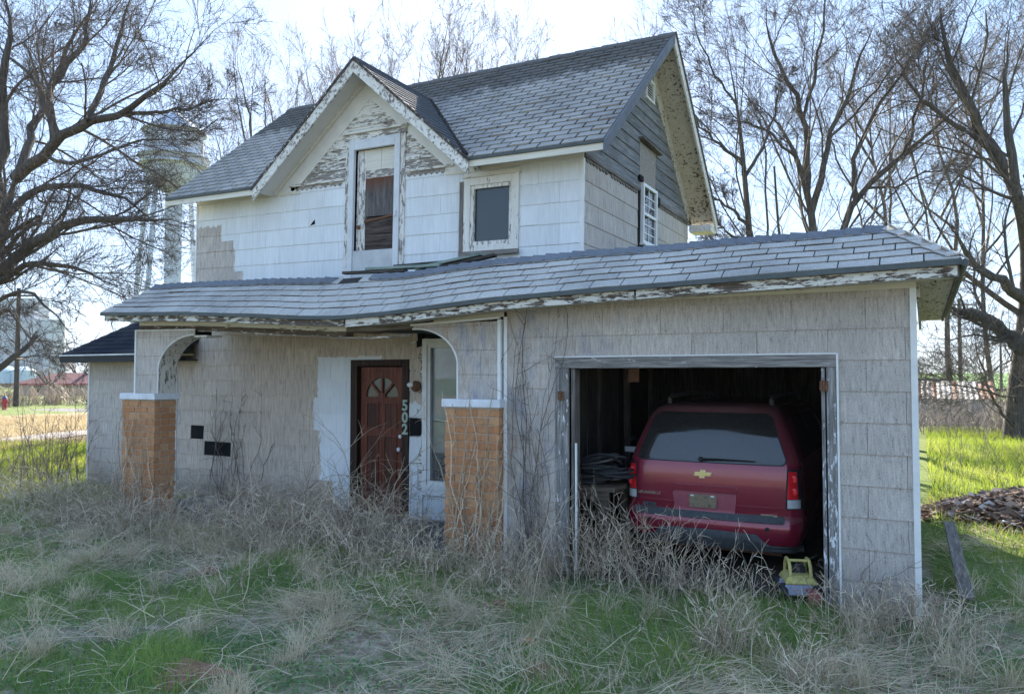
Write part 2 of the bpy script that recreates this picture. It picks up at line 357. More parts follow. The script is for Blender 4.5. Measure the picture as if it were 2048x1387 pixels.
DARK = solid('dark_void', (.008, .008, .009), .95, .1); IRON = solid('rusty_iron', (.17, .085, .05), .85, .3, var=.6, sc=50)
# ---------------- the house ----------------
GY, WY, XR, XL = 7.27, 8.8, -0.06, -4.0
house = thing('house', (-6.5, 9.5, 0), 'abandoned two storey house with peeling white and grey siding, porch and garage', 'house')
def FR(y): return Frame((0, y, 0), (1, 0, 0), (0, 0, 1))
def SR(x): return Frame((x, 0, 0), (0, 1, 0), (0, 0, 1))
def wallf(name, y, th, rect, holes, mat, parent):
    m = MB()
    for (a, b, c, d) in minus(rect, holes): m.box(a, b, y, y + th, c, d)
    return m.build(name, mat, parent)
# ===== ground floor front wall (door wall and annex) =====
DOOR = (-7.45, -6.40, .0, 2.28); LWIN = (-6.16, -4.95, .47, 2.56)
low = wallf('ground_floor_wall', WY, .12, (-13.77, -3.9, -.1, 3.3), [DOOR, LWIN, (-13.9, -10.9, 2.4, 3.4)], TAR, house)
tag(low, 'grey siding wall around the front door with patches of white paint')
hole_torn = (-6.40, -6.16, 0, 2.9)
V0 = 1.22 - .25 * 5
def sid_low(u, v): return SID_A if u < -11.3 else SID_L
skips = lambda u, v: not (u < -10.85 and u > -11.4 and v > 2.47)
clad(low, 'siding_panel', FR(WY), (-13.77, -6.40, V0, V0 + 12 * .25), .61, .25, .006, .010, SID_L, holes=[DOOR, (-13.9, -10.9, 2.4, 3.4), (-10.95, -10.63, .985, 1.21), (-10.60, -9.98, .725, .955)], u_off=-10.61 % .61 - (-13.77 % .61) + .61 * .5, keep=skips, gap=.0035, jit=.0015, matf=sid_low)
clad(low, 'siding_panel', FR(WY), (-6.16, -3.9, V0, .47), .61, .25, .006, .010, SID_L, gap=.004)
# torn strip between the door and the window: ragged siding scraps over old boards
for k in range(17):
    z0 = .45 + k * .125
    box('lath_board', LAPW, low, -6.398, -6.10, WY - .012, WY + .01, z0, z0 + .118)
scraps = [[(-6.39, .02), (-6.16, .02), (-6.16, .44), (-6.24, .46), (-6.25, .78), (-6.39, .80)],
          [(-6.39, .82), (-6.30, .86), (-6.24, .92), (-6.19, 1.06), (-6.185, 1.18), (-6.39, 1.19)],
          [(-6.39, 1.46), (-6.17, 1.47), (-6.165, 1.80), (-6.39, 1.81)],
          [(-6.39, 1.83), (-6.24, 1.80), (-6.19, 1.84), (-6.17, 1.97), (-6.21, 2.08), (-6.22, 2.10), (-6.39, 2.12)],
          [(-6.39, 2.14), (-6.20, 2.12), (-6.17, 2.20), (-6.24, 2.30), (-6.20, 2.42), (-6.26, 2.52), (-6.39, 2.50)],
          [(-6.39, 2.52), (-6.25, 2.54), (-6.27, 2.75), (-6.39, 2.98)]]
for i, s_ in enumerate(scraps):
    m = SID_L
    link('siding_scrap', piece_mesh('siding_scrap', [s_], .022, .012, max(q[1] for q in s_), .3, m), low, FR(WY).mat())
link('tar_scrap', piece_mesh('tar_scrap', [[(-6.39, 1.20), (-6.20, 1.21), (-6.17, 1.30), (-6.20, 1.45), (-6.39, 1.45)]], .018, 0, 1, .3, TAR), low, FR(WY).mat())
link('tar_scrap', piece_mesh('tar_scrap', [[(-6.27, 2.44), (-6.19, 2.46), (-6.16, 2.62), (-6.2, 2.9), (-6.28, 2.9)]], .03, 0, 1, .3, TAR), low, FR(WY).mat())
# annex side wall, corner boards
box('annex_side_wall', SID_A, house, -13.77, -13.65, WY + .12, 13.2, -.1, 2.5)
box('corner_board', VINYL, low, -13.80, -13.755, WY - .022, WY + .02, 0, 2.42)
box('corner_board', WHITE, low, -11.37, -11.30, WY - .03, WY + .01, 0, 2.40)
sw = MB().box(-6.28, -6.24, WY - .05, WY + .01, 1.52, 1.58); sw.build('doorbell', VINYL, low)
# porch floor and step
box('porch_floor', solid('concrete', (.2, .19, .18), .95, .1), house, -10.6, -4.0, GY - .05, WY, -.1, .06)
# ===== front door =====
MAHO = wood('mahogany', (.13, .036, .02), (.26, .078, .045), 'z', .45, .7); MAHD = wood('mahogany_dark', (.075, .027, .018), (.15, .05, .033), 'z', .5, .7); DARKF = wood('dark_frame', (.03, .016, .011), (.075, .036, .024), 'z', .6, .7)
door = MB()
x0, x1, zt = -7.30, -6.53, 2.17; cx = (x0 + x1) / 2
arch = [(cx + .29 * math.cos(a), 1.74 + .28 * math.sin(a)) for a in [i * math.pi / 16 for i in range(17)]]
outer = [(x0, .06), (x1, .06), (x1, zt), (x0, zt)]
bm = bmesh.new()
def ring(pts, y): return [bm.verts.new((p[0], y, p[1])) for p in pts]
o_ = ring(outer, WY + .02); a_ = ring(arch[::-1], WY + .02)
eds = [bm.edges.new((r_[i], r_[(i + 1) % len(r_)])) for r_ in (o_, a_) for i in range(len(r_))]
bmesh.ops.triangle_fill(bm, use_beauty=True, use_dissolve=False, edges=eds)
bm.normal_update()
ex = bmesh.ops.extrude_face_region(bm, geom=bm.faces[:]); bmesh.ops.translate(bm, verts=[v for v in ex['geom'] if isinstance(v, bmesh.types.BMVert)], vec=(0, .04, 0))
bmesh.ops.recalc_face_normals(bm, faces=bm.faces); me = bpy.data.meshes.new('front_door'); bm.to_mesh(me); bm.free(); me.materials.append(MAHO)
fd = link('front_door', me, house); tag(fd, 'dark mahogany panelled front door with fan light')
for (a, b, c, d) in [(x0 + .13, cx - .07, 1.30, 1.64), (cx + .07, x1 - .13, 1.30, 1.64), (x0 + .13, cx - .07, .22, 1.17), (cx + .07, x1 - .13, .22, 1.17)]:
    MB().box(a, b, WY + .010, WY + .022, c, d).build('door_panel', MAHD, fd, bevel=.006)
    m = MB(); m.box(a - .02, b + .02, WY + .006, WY + .022, d, d + .016); m.box(a - .02, b + .02, WY + .006, WY + .022, c - .016, c); m.box(a - .02, a - .003, WY + .006, WY + .022, c, d); m.box(b + .003, b + .02, WY + .006, WY + .022, c, d)
    m.build('panel_moulding', MAHO, fd)
link('fan_pane', piece_mesh('fan_pane', [arch], .002, 0, 1, 1, GLS_D), fd, FR(WY + .045).mat())
for a in (45, 90, 135):
    MB().bar((cx, WY + .03, 1.74), (cx + .285 * math.cos(R(a)), WY + .03, 1.74 + .275 * math.sin(R(a))), .035, .03, (0, 1, 0)).build('fan_muntin', MAHO, fd)
link('fan_hub', piece_mesh('fan_hub', [[(cx + .07 * math.cos(i * math.pi / 8), 1.735 + .07 * math.sin(i * math.pi / 8)) for i in range(9)]], .02, 0, 1, 1, MAHO), fd, FR(WY + .03).mat())
MB().lathe([(.012, 0), (.028, -.02), (.03, -.05), (.012, -.06)], (x1 - .05, WY + .02, 1.0), 12, 'y').build('door_knob', METALW, fd, True)
MB().lathe([(.028, 0), (.028, -.015), (.01, -.02)], (x1 - .05, WY + .02, 1.18), 12, 'y').build('deadbolt', METALW, fd, True)
df = MB().box(-7.45, -7.33, WY - .04, WY + .08, 0, 2.28).box(-6.51, -6.40, WY - .04, WY + .08, 0, 2.28).box(-7.33, -6.51, WY - .042, WY + .08, 2.19, 2.28).build('door_frame', DARKF, house)
box('door_void', DARK, house, -7.45, -6.4, WY + .085, WY + .1, 0, 2.28)
NUM = solid('number_paint', (.40, .50, .42), .6, .3, var=.2, sc=30)
def text(name, s_, size, mat, parent, M, ext=.004, align='CENTER', bold=0):
    cu = bpy.data.curves.new(name, 'FONT'); cu.body = s_; cu.size = size; cu.extrude = ext; cu.align_x = align; cu.offset = bold
    t = bpy.data.objects.new(name, cu); COL.objects.link(t)
    me_ = bpy.data.meshes.new_from_object(t.evaluated_get(bpy.context.evaluated_depsgraph_get())); bpy.data.objects.remove(t)
    me_.name = name; me_.materials.clear(); me_.materials.append(mat); return link(name, me_, parent, M)
RX = Matrix.Rotation(R(90), 4, 'X')
for ch, zz in (('5', 1.56), ('0', 1.39), ('2', 1.225)):
    text('house_number', ch, .205, NUM, df, Matrix.Translation((-6.455, WY - .046, zz)) @ RX, .004, bold=.006)
# porch lamp stub
lp = MB().lathe([(.015, 0), (.075, -.03), (.08, -.06), (.05, -.10), (.03, -.11)], (-6.25, WY - .02, 1.90), 14, 'y').build('lamp_bracket', IRON, low, True)
MB().lathe([(.02, 0), (.035, .02), (.035, .09), (.015, .11)], (-6.36, WY - .11, 1.92), 12, 'x').build('lamp_bulb', VINYL, low, True)
# ===== ground floor window =====
def window(name, parent, x0, x1, z0, z1, y, fw, mat, pane, depth=.04, inner=.035, im=None, sash=True):
    m = MB().box(x0, x0 + fw, y - depth, y + .06, z0, z1).box(x1 - fw, x1, y - depth, y + .06, z0, z1).box(x0 + fw, x1 - fw, y - depth + .002, y + .06, z0, z0 + fw).box(x0 + fw, x1 - fw, y - depth + .002, y + .06, z1 - fw, z1)
    f = m.build(name, mat, parent)
    a, b, c, d = x0 + fw, x1 - fw, z0 + fw, z1 - fw
    if sash:
        m = MB().box(a, a + inner, y - depth + .02, y + .05, c, d).box(b - inner, b, y - depth + .02, y + .05, c, d).box(a + inner, b - inner, y - depth + .021, y + .05, c, c + inner).box(a + inner, b - inner, y - depth + .021, y + .05, d - inner, d)
        m.build('sash', im or mat, f); a += inner; b -= inner; c += inner; d -= inner
    box('pane', pane, f, a, b, y + .02, y + .03, c, d); box('dark_backing', DARK, f, a, b, y + .05, y + .056, c, d)
    return f
g = G('clear_pane'); g.end((.93, .96, .96), .0, .5); g.b.inputs['Transmission Weight'].default_value = .92; g.b.inputs['IOR'].default_value = 1.45; CLEARP = g.m
lw = window('picture_window', house, -6.16, -4.95, .47, 2.56, WY, .075, VINYL, CLEARP, .05, .05)
box('window_sill', WHITE, lw, -6.16, -4.95, WY - .055, WY, .40, .468)
box('reflection_panel', solid('reflection_panel', (.42, .48, .50), .9, .1, sc=3), lw, -6.03, -5.55, WY + .034, WY + .045, 1.42, 2.43); box('reflection_panel', solid('tan_reflection', (.50, .46, .38), .9, .1, sc=3), lw, -6.03, -5.1, WY + .038, WY + .046, .98, 1.405)  # panels behind the glass paint the pane's grey-blue and tan reflections
# ===== annex roof =====
ar = MB()
A0, A1 = Vector((-14.05, 8.42, 2.44)), Vector((-10.75, 8.42, 2.44)); HB = Vector((-12.0, 10.6, 3.94)); HB2 = Vector((-10.9, 10.6, 3.94))
ar.prism([A0, A1, HB2, HB], (0, 0, -.05)); ar.prism([A0, HB, (-12.0, 11.4, 3.94), (-14.05, 13.5, 2.44)], (0, 0, -.05))
an = ar.build('annex_roof', SH_N, house); tag(an, 'low dark navy hip roof')
d_ = (HB - A0); fr = Frame(A0, (1, 0, 0), (0, HB.y - A0.y, HB.z - A0.z)); Ls = Vector((0, HB.y - A0.y, HB.z - A0.z)).length
clad(an, 'shingle', fr, (0, 3.3, 0, Ls), .305, .14, .006, .010, SH_N, conv=[(0, 0), (3.3, 0), (3.15, Ls), (2.05, Ls)], gap=.008, jit=.004)
MB().box(-14.04, -10.78, 8.40, 8.425, 2.29, 2.42).box(-14.06, -14.035, 8.40, 13.4, 2.29, 2.42).build('fascia', NAVY, an)
MB().box(-14.06, -10.76, 8.385, 8.40, 2.405, 2.43).build('drip_edge', GUTW, an)
MB().box(-14.0, -10.8, 8.43, WY, 2.30, 2.32).build('soffit', NAVY, an)

# ===== garage =====
GD = (-3.40, -.67, -.05, 2.24)
gw = wallf('garage_front_wall', GY, .10, (XL, XR, -.0, 3.0), [(-3.23, -.77, -.05, 2.12)], TAR, house)
tag(gw, 'grey striated siding around the open garage doorway')
clad(gw, 'siding_panel', FR(GY), (XL + .01, XR, 2.73 - 10 * .272, 2.81), .61, .272, .006, .010, SID_G, holes=[GD], gap=.0035, u_off=.2, jit=.001)
box('garage_side_wall', SID_S, house, XR - .11, XR - .01, GY + .1, 12.3, 0, 3.0)
MB().box(XR - .03, XR + .02, GY - .028, GY + .03, .02, 2.80).build('corner_trim', VINYL, gw)
MB().box(XR + .004, XR + .02, GY + .031, GY + .09, .02, 2.78).build('corner_board', wood('ochre_board', (.26, .15, .06), (.4, .26, .12), 'z'), gw)
MB().box(XL - .02, XL + .022, GY - .03, GY + .02, .05, 2.69).build('corner_trim', VINYL, gw)
# door surround
gf = MB().box(-3.40, -.67, GY - .035, GY + .12, 2.125, 2.235).build('door_header', HEAD, house, bevel=.004)
box('door_jamb', JAMB, house, -3.40, -3.25, GY - .03, GY + .02, -.02, 2.124, bevel=.004); box('door_jamb', JAMB, house, -.755, -.675, GY - .03, GY + .02, -.02, 2.124, bevel=.004)
box('inner_jamb', WOODZ, house, -3.249, -3.19, GY + .0, GY + .13, -.02, 2.124); box('inner_jamb', JAMB, house, -.80, -.756, GY + .0, GY + .13, -.02, 2.124)
box('edge_trim', VINYL, house, -.672, -.655, GY - .034, GY + .0, .0, 2.245); box('edge_trim', VINYL, house, -3.41, -.672, GY - .036, GY + .0, 2.237, 2.25); box('edge_trim', WHITE, house, -3.2, -3.17, GY - .0, GY + .02, -.02, 1.35)
for x, z in ((-3.33, 1.84), (-.775, 1.96)):
    h_ = MB().box(x - .035, x + .035, GY - .045, GY - .03, z - .045, z + .045).build('hinge', IRON, house)
    MB().tube([(x, GY - .05, z - .05), (x, GY - .05, z + .05)], .009, 6).build('hinge_pin', IRON, h_)
# interior shell
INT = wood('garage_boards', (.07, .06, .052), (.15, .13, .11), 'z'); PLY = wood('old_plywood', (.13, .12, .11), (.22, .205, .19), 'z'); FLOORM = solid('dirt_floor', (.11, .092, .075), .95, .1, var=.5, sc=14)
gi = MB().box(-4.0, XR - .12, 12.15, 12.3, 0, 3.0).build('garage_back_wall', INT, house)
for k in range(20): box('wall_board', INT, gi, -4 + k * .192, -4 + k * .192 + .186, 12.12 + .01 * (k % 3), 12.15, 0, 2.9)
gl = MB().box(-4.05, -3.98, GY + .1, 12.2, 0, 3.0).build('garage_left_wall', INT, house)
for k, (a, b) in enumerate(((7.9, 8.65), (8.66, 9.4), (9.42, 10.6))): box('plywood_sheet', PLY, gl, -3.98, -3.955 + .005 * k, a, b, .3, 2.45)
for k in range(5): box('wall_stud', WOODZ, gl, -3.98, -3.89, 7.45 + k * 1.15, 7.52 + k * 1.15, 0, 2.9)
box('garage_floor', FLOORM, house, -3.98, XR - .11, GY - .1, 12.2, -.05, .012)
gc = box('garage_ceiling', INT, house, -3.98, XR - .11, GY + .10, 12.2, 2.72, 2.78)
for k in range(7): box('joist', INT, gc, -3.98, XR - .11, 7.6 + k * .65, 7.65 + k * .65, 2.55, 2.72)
# ===== porch and garage false roof =====
EX = [(-10.5, 2.965), (-9.5, 2.935), (-8.5, 2.895), (-7.4, 2.83), (-6.6, 2.775), (-5.95, 2.752), (-5.3, 2.775), (-4.6, 2.825), (-3.77, 2.875), (-2., 2.918), (.35, 2.965)]
RX_ = [(-10.5, 3.405), (-8.5, 3.36), (-6.5, 3.285), (-5.5, 3.285), (-4.2, 3.352), (-2, 3.355), (.3, 3.36)]
def ez(x): return float(np.interp(x, *zip(*EX)))
def rz_(x): return float(np.interp(x, *zip(*RX_)))
EY, RY = 6.85, 7.50
def surf(x, s_): return Vector((x, EY + (RY - EY) * s_, ez(x) * (1 - s_) + rz_(x) * s_ + .004 * math.sin(x * 4.1 + s_ * 2)))
ELX, ERX, RLX, RRX = -10.47, .27, -10.12, -.24
pr = MB(); N_ = 40
def lerp(a, b, t): return a + (b - a) * t
top = [(surf(lerp(ELX, ERX, i / N_), 0), surf(lerp(RLX, RRX, i / N_), 1)) for i in range(N_ + 1)]
for i in range(N_):
    a, b = top[i], top[i + 1]; pr.prism([a[0], b[0], b[1], a[1]], (0, .02, -.05))
pr.prism([surf(ERX, 0), (ERX, 12.45, 2.96), (RRX, 12.45, 3.33), surf(RRX, 1)], (0, 0, -.05))
for i in range(N_):       # nearly flat roof behind the ridge
    a, b = top[i][1], top[i + 1][1]; pr.prism([a, b, (b.x, WY + .02 if b.x < -3.8 else 12.45, b.z - .12), (a.x, WY + .02 if a.x < -3.8 else 12.45, a.z - .12)], (0, 0, -.04))
proof = pr.build('porch_roof', DECK, house); tag(proof, 'sagging shingled skirt roof over porch and garage')
NC = 6
def sh_quad(x0, x1, s0, s1, lift):
    n_ = Vector((0, -.58, .81)); j = [random.uniform(-.006, .006) for _ in range(2)]
    xm = lerp(x0, x1, random.uniform(.35, .65)); b = random.uniform(-.004, .004)
    slope = Vector((0, RY - EY, .5)).normalized()
    lo = [surf(x0, s0) + slope * j[0], surf(xm, s0) + slope * b, surf(x1, s0) + slope * j[1]]; hi = [surf(x1, s1), surf(xm, s1), surf(x0, s1)]
    L = .013 + lift * random.random()
    return [p + n_ * L for p in lo] + [p + n_ * .004 for p in hi], n_
for k in range(NC):
    s0, s1 = k / NC - (.03 if k == 0 else -.010), min(1., (k + 1) / NC)  # raised lower edge bares dark deck in place of a shadow line
    xl, xr = lerp(ELX, RLX, max(0, s0)), lerp(ERX, RRX, max(0, s0))
    x = xl - (.155 if k % 2 else 0) + random.uniform(-.02, .02)
    while x < xr - .02:
        a, b = max(x, xl) + .0055, min(x + .318, xr) - .0055
        if b - a > .04 and not (k == NC - 1 and -6.7 < x < -6.3):
            P, n_ = sh_quad(a, b, s0, s1, .012 if random.random() < .12 else .003)
            # shear joints with the hip at the right end
            m = MB().add([tuple(p) for p in P] + [tuple(p - n_ * .008) for p in P], [(0, 1, 2, 3, 4, 5), (0, 6, 7, 1), (1, 7, 8, 2), (2, 8, 9, 3), (5, 11, 6, 0), (3, 9, 10, 4)])
            me = bpy.data.meshes.new('shingle'); me.from_pydata(m.v, [], m.f); me.materials.append(SH_P)
            sh = link('shingle', me, proof)
        x += .318
# ridge and hip caps
caps = [surf(lerp(RLX, RRX, i / 62), 1) for i in range(63)]
CAPR = shingle('porch_cap', (.155, .165, .185))
for i in range(62):
    a, b = caps[i], caps[i + 1]; d_ = b - a
    if 21 < i < 26: continue
    m = MB(); q = a - d_ * .25; up = .030 + .01 * random.random(); lo_ = .014
    P = [q + Vector((0, -.11, -.075 + up)), q + Vector((0, 0, up + .004)), q + Vector((0, .10, -.01 + up)), b + Vector((0, .10, -.01 + lo_)), b + Vector((0, 0, lo_ + .004)), b + Vector((0, -.11, -.075 + lo_))]
    m.add(P + [p - Vector((0, 0, .012)) for p in P], [(0, 5, 4, 1), (1, 4, 3, 2), (0, 1, 7, 6), (1, 2, 8, 7), (0, 6, 11, 5)]); m.build('ridge_cap', CAPR, proof)
he, hr = surf(ERX, 0), surf(RRX, 1)
for i in range(6):
    a, b = he.lerp(hr, i / 6), he.lerp(hr, (i + 1.35) / 6 if i < 5 else 1)
    m = MB(); s_ = Vector((-.10, -.01, -.01)); t_ = Vector((.06, .09, -.035)); u = Vector((0, 0, .035 - .003 * (i % 2)))
    m.add([a + s_ + u, a + u * 1.2, a + t_ + u, b + t_ + u * .5, b + u * .7, b + s_ + u * .5], [(0, 1, 4, 5), (1, 2, 3, 4)]); m.add([a + s_ + u * .6, a + u * .8, a + t_ + u * .6, a + s_ + u, a + u * 1.2, a + t_ + u], [(0, 1, 4, 3), (1, 2, 5, 4)]); m.build('ridge_cap', SH_P, proof)
# side slope shingles (right)
for k in range(4):
    for j in range(17):
        a, b = 6.9 + j * .32 + (.16 if k % 2 else 0), 6.9 + j * .32 + .31 + (.16 if k % 2 else 0)
        s0, s1 = k / 4, (k + 1.1) / 4
        if a < lerp(EY, RY, s0) or b > 12.4: continue
        f_ = lambda y, s_: (lerp(ERX, RRX, s_) + .01, y, lerp(2.965, 3.36, s_) + .012)
        MB().prism([f_(a, s0), f_(b, s0), f_(b, s1), f_(a, s1)], (0, 0, -.01)).build('shingle', SH_P, proof)
# drip edge, fascia, soffit, frieze along the eave
def strip(name, mat, parent, xs, y0, y1, zf0, zf1):
    m = MB()
    for a, b in zip(xs[:-1], xs[1:]):
        p = [(a, y0, zf0(a)), (b, y0, zf0(b)), (b, y0, zf1(b)), (a, y0, zf1(a))]; q = [(x, y1, z) for x, _, z in p]
        m.add(p + q, [(0, 1, 2, 3), (7, 6, 5, 4), (0, 4, 5, 1), (3, 2, 6, 7)])
    m.add([(xs[0], y0, zf0(xs[0])), (xs[0], y1, zf0(xs[0])), (xs[0], y1, zf1(xs[0])), (xs[0], y0, zf1(xs[0]))], [(0, 1, 2, 3)])
    e = xs[-1]; m.add([(e, y0, zf0(e)), (e, y1, zf0(e)), (e, y1, zf1(e)), (e, y0, zf1(e))], [(0, 1, 2, 3)])
    return m.build(name, mat, parent)
xs = lambda a, b: list(np.linspace(a, b, max(3, int((b - a) / .3))))
strip('drip_edge', DRIP, proof, xs(ELX, ERX + .01), EY - .03, EY + .02, lambda x: ez(x) - .05, lambda x: ez(x) - .006)
for a, b in ((-10.44, -5.96), (-5.93, -2.4), (-2.38, .25)):
    d_ = .012 * (a > -6) ; strip('fascia', peel('fascia_%d' % int(-a * 10), (.53 if a < -6 else .50), 'x', paint=(.74, .72, .66), w1=(.11, .085, .065), w2=(.26, .21, .17)), proof, xs(a, b), EY + .02, EY + .045, lambda x: ez(x) - .125 - d_, lambda x: ez(x) - .05)
MB().box(ERX - .03, ERX - .005, EY + .045, 12.4, 2.82, 2.93).build('fascia', WOODY, proof)
MB().tube([(ERX + .03, EY, 2.93), (ERX + .03, 12.4, 2.90)], .03, 8).build('side_gutter', DRIP, proof, True)
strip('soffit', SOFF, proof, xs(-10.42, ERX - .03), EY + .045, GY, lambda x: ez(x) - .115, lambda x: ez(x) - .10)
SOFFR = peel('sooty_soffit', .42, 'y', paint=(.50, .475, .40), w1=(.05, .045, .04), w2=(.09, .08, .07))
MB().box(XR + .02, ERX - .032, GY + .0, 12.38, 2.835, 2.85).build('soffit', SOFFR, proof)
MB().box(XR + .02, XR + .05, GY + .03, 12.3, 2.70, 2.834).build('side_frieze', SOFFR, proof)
strip('garage_frieze', CREAM, gw, xs(XL + .02, XR + .02), GY - .035, GY, lambda x: 2.79, lambda x: max(2.83, ez(x) - .095))
# porch beam: painted on the left, rotten towards the garage
bm1 = strip('porch_beam', peel('beam_paint', .36, 'x', paint=(.73, .70, .62)), house, xs(-10.2, -6.25), GY - .01, GY + .13, lambda x: ez(x) - .17, lambda x: ez(x) - .09)
strip('beam_lower_board', peel('beam_low', .60, 'x', paint=(.72, .69, .6), w1=(.10, .075, .055), w2=(.24, .19, .15)), bm1, xs(-10.2, -6.25), GY - .004, GY + .13, lambda x: ez(x) - .235, lambda x: ez(x) - .171)
bm2 = strip('rotten_beam', ROT, house, xs(-6.25, -4.03), GY + .004, GY + .13, lambda x: ez(x) - .19 + .02 * math.sin(x * 9), lambda x: ez(x) - .085)
strip('rotten_board', WOODX, bm2, xs(-6.24, -5.25), GY - .008, GY + .003, lambda x: ez(x) - .175, lambda x: ez(x) - .10)
strip('frieze_remnant', CREAM, bm2, xs(-4.95, -4.03), GY - .012, GY + .003, lambda x: ez(x) - .165, lambda x: ez(x) - .11)
strip('hanging_batten', peel('batten', .55, 'x'), bm1, xs(-10.2, -5.3), GY + .0, GY + .03, lambda x: ez(x) - .255 - .01 * math.sin(x * 3), lambda x: ez(x) - .236)
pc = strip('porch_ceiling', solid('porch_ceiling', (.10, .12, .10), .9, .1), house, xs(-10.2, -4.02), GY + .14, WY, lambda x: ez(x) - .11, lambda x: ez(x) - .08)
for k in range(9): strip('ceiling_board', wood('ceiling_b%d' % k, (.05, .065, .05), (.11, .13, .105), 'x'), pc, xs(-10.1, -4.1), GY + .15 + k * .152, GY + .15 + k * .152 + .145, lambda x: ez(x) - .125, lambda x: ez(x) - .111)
# ===== brick piers =====
def pier(x0, x1, y0, y1, label):
    p = MB().box(x0 + .012, x1 - .012, y0 + .012, y1 - .012, -.05, 1.70).build('brick_pier', MORT, house); tag(p, label)
    bl, bh, j = .285, .080, .010; me1 = {}
    def brick(a, b, c, d, z):
        key = (round(b - a, 3), round(d - c, 3), random.randint(0, 1))
        if key not in me1:
            m = MB().box(0, b - a, 0, d - c, 0, bh); me1[key] = m.mesh('brick', BRICK, bevel=.004)
        q = random.uniform(-.003, .003); link('brick', me1[key], p, Matrix.Translation((a + q * (d - c < .2), c + q, z)))
    for r_ in range(19):
        z = -.02 + r_ * (bh + j); 
        if z + bh > 1.705: break
        off = 0 if r_ % 2 else bl / 2
        for (f0, f1) in (('x', y0),):
            u = x0 - off
            while u < x1 - .01:
                a, b = max(u, x0), min(u + bl, x1)
                if x1 - b < .07: b = x1; u = x1
                if b - a > .03: brick(a, b - j if b < x1 else b, y0, y0 + .1, z)
                u += bl
        u = y0 + .11 - (bl * .5 if r_ % 2 else 0)
        while u < y1 - .01:
            a, b = max(u, y0 + .11), min(u + bl, y1)
            if y1 - b < .07: b = y1; u = y1
            if b - a > .03: brick(x1 - .1, x1, a, b - j, z)
            u += bl
    MB().box(x0 - .03, x1 + .03, y0 - .03, y1 + .03, 1.70, 1.79).build('pier_cap', CAPW, p, bevel=.006)
    return p
pl = pier(-10.46, -9.73, 7.19, 7.56, 'orange brick pier at the left end of the porch')
prr = pier(-4.72, -4.03, 7.15, 7.52, 'orange brick pier beside the garage, wrapped in dead vines')
# ===== arched spandrels =====
def spandrel(xa, xb, zt, cxx, cz, rx, rzz, side, inner_mat):
    # solid core between Y 7.22 and 7.5; arch on one side
    def low_(x):
        if side > 0:                 # left spandrel, arch to its right
            if x <= cxx - rx: return 1.79
            return cz + rzz * math.sqrt(max(0, 1 - ((cxx - x) / rx) ** 2))
        if x >= cxx + rx: return 1.79
        return cz + rzz * math.sqrt(max(0, 1 - ((x - cxx) / rx) ** 2))
    aa = sorted(set([xa, xb] + [cxx + (-1 if side > 0 else 1) * rx * math.cos(t) for t in np.linspace(0, math.pi / 2, 18)] + [cxx + (-1 if side > 0 else 1) * (rx + .002)]))
    aa = [x for x in aa if xa <= x <= xb]
    lowp = [(x, max(1.79, low_(x))) for x in aa]
    core = MB(); poly = [(x, 7.235, z) for x, z in lowp] + [(xb, 7.235, zt), (xa, 7.235, zt)]
    for (x_, z_), (x2, z2) in zip(lowp[:-1], lowp[1:]): core.prism([(x_, 7.235, z_), (x2, 7.235, z2), (x2, 7.235, zt), (x_, 7.235, zt)], (0, .28, 0))
    c = core.build('arch_spandrel', TAR, house)
    z = 1.79; k = 0
    while z < zt - .02:
        z1 = min(z + .27, zt); u = xa - (.3 if k % 2 else 0)
        while u < xb:
            a, b = max(u, xa), min(u + .61, xb); ok = [q for q in aa if a < q < b]; px = [a + .002] + ok + [b - .002]
            pts = [(x, max(z + .002, low_(x))) for x in px]; pts = [p for p in pts if p[1] < z1 - .004]
            if len(pts) > 1: link('siding_panel', piece_mesh('siding_panel', [pts + [(pts[-1][0], z1), (pts[0][0], z1)]], .006, .01, z1, .27, SID_G if side < 0 else SID_A), c, FR(7.235).mat())
            u += .61
        z = z1; k += 1
    # trim bead along the arch and the intrados board
    cur = [(x, z) for x, z in lowp if z > 1.795 or abs(x - (cxx + (-rx if side > 0 else rx))) < .01]
    cur = [(cxx + (-rx if side > 0 else rx), 1.79)] + [q for q in (cur if side > 0 else cur[::-1])]
    MB().tube([(x, 7.222, z) for x, z in cur], .012, 6).build('arch_trim', VINYL, c)
    m = MB()
    for (a, za), (b, zb) in zip(cur[:-1], cur[1:]): m.add([(a, 7.22, za - .004), (b, 7.22, zb - .004), (b, 7.53, zb - .004), (a, 7.53, za - .004)], [(0, 1, 2, 3)])
    m.build('arch_soffit', inner_mat, c)
    return c
ARCHW = peel('arch_board', .40, 'z', paint=(.70, .66, .58), w1=(.16, .14, .12), w2=(.3, .27, .24), fine=.8)
s1 = spandrel(-10.2, -8.95, 2.705, -8.95, 2.10, .76, .52, 1, ARCHW); s2 = spandrel(-5.22, -4.06, 2.645, -5.18, 2.16, .58, .43, -1, ARCHW)
box('corner_trim', VINYL, s1, -10.225, -10.195, 7.205, 7.24, 1.79, 2.71); box('corner_trim', VINYL, s2, -4.075, -4.035, 7.20, 7.25, 1.79, 2.66)
MB().bar((-5.24, 7.215, 2.635), (-4.05, 7.215, 2.68), .03, .022).build('top_trim', VINYL, s2); MB().bar((-10.22, 7.215, 2.712), (-8.93, 7.215, 2.69), .03, .016).build('top_trim', VINYL, s1)
box('broken_board', TRIM_X, s1, -8.98, -8.72, 7.24, 7.5, 2.585, 2.61)
box('door_track', IRON, house, -2.82, -2.70, GY + .6, GY + .64, 1.98, 2.25)

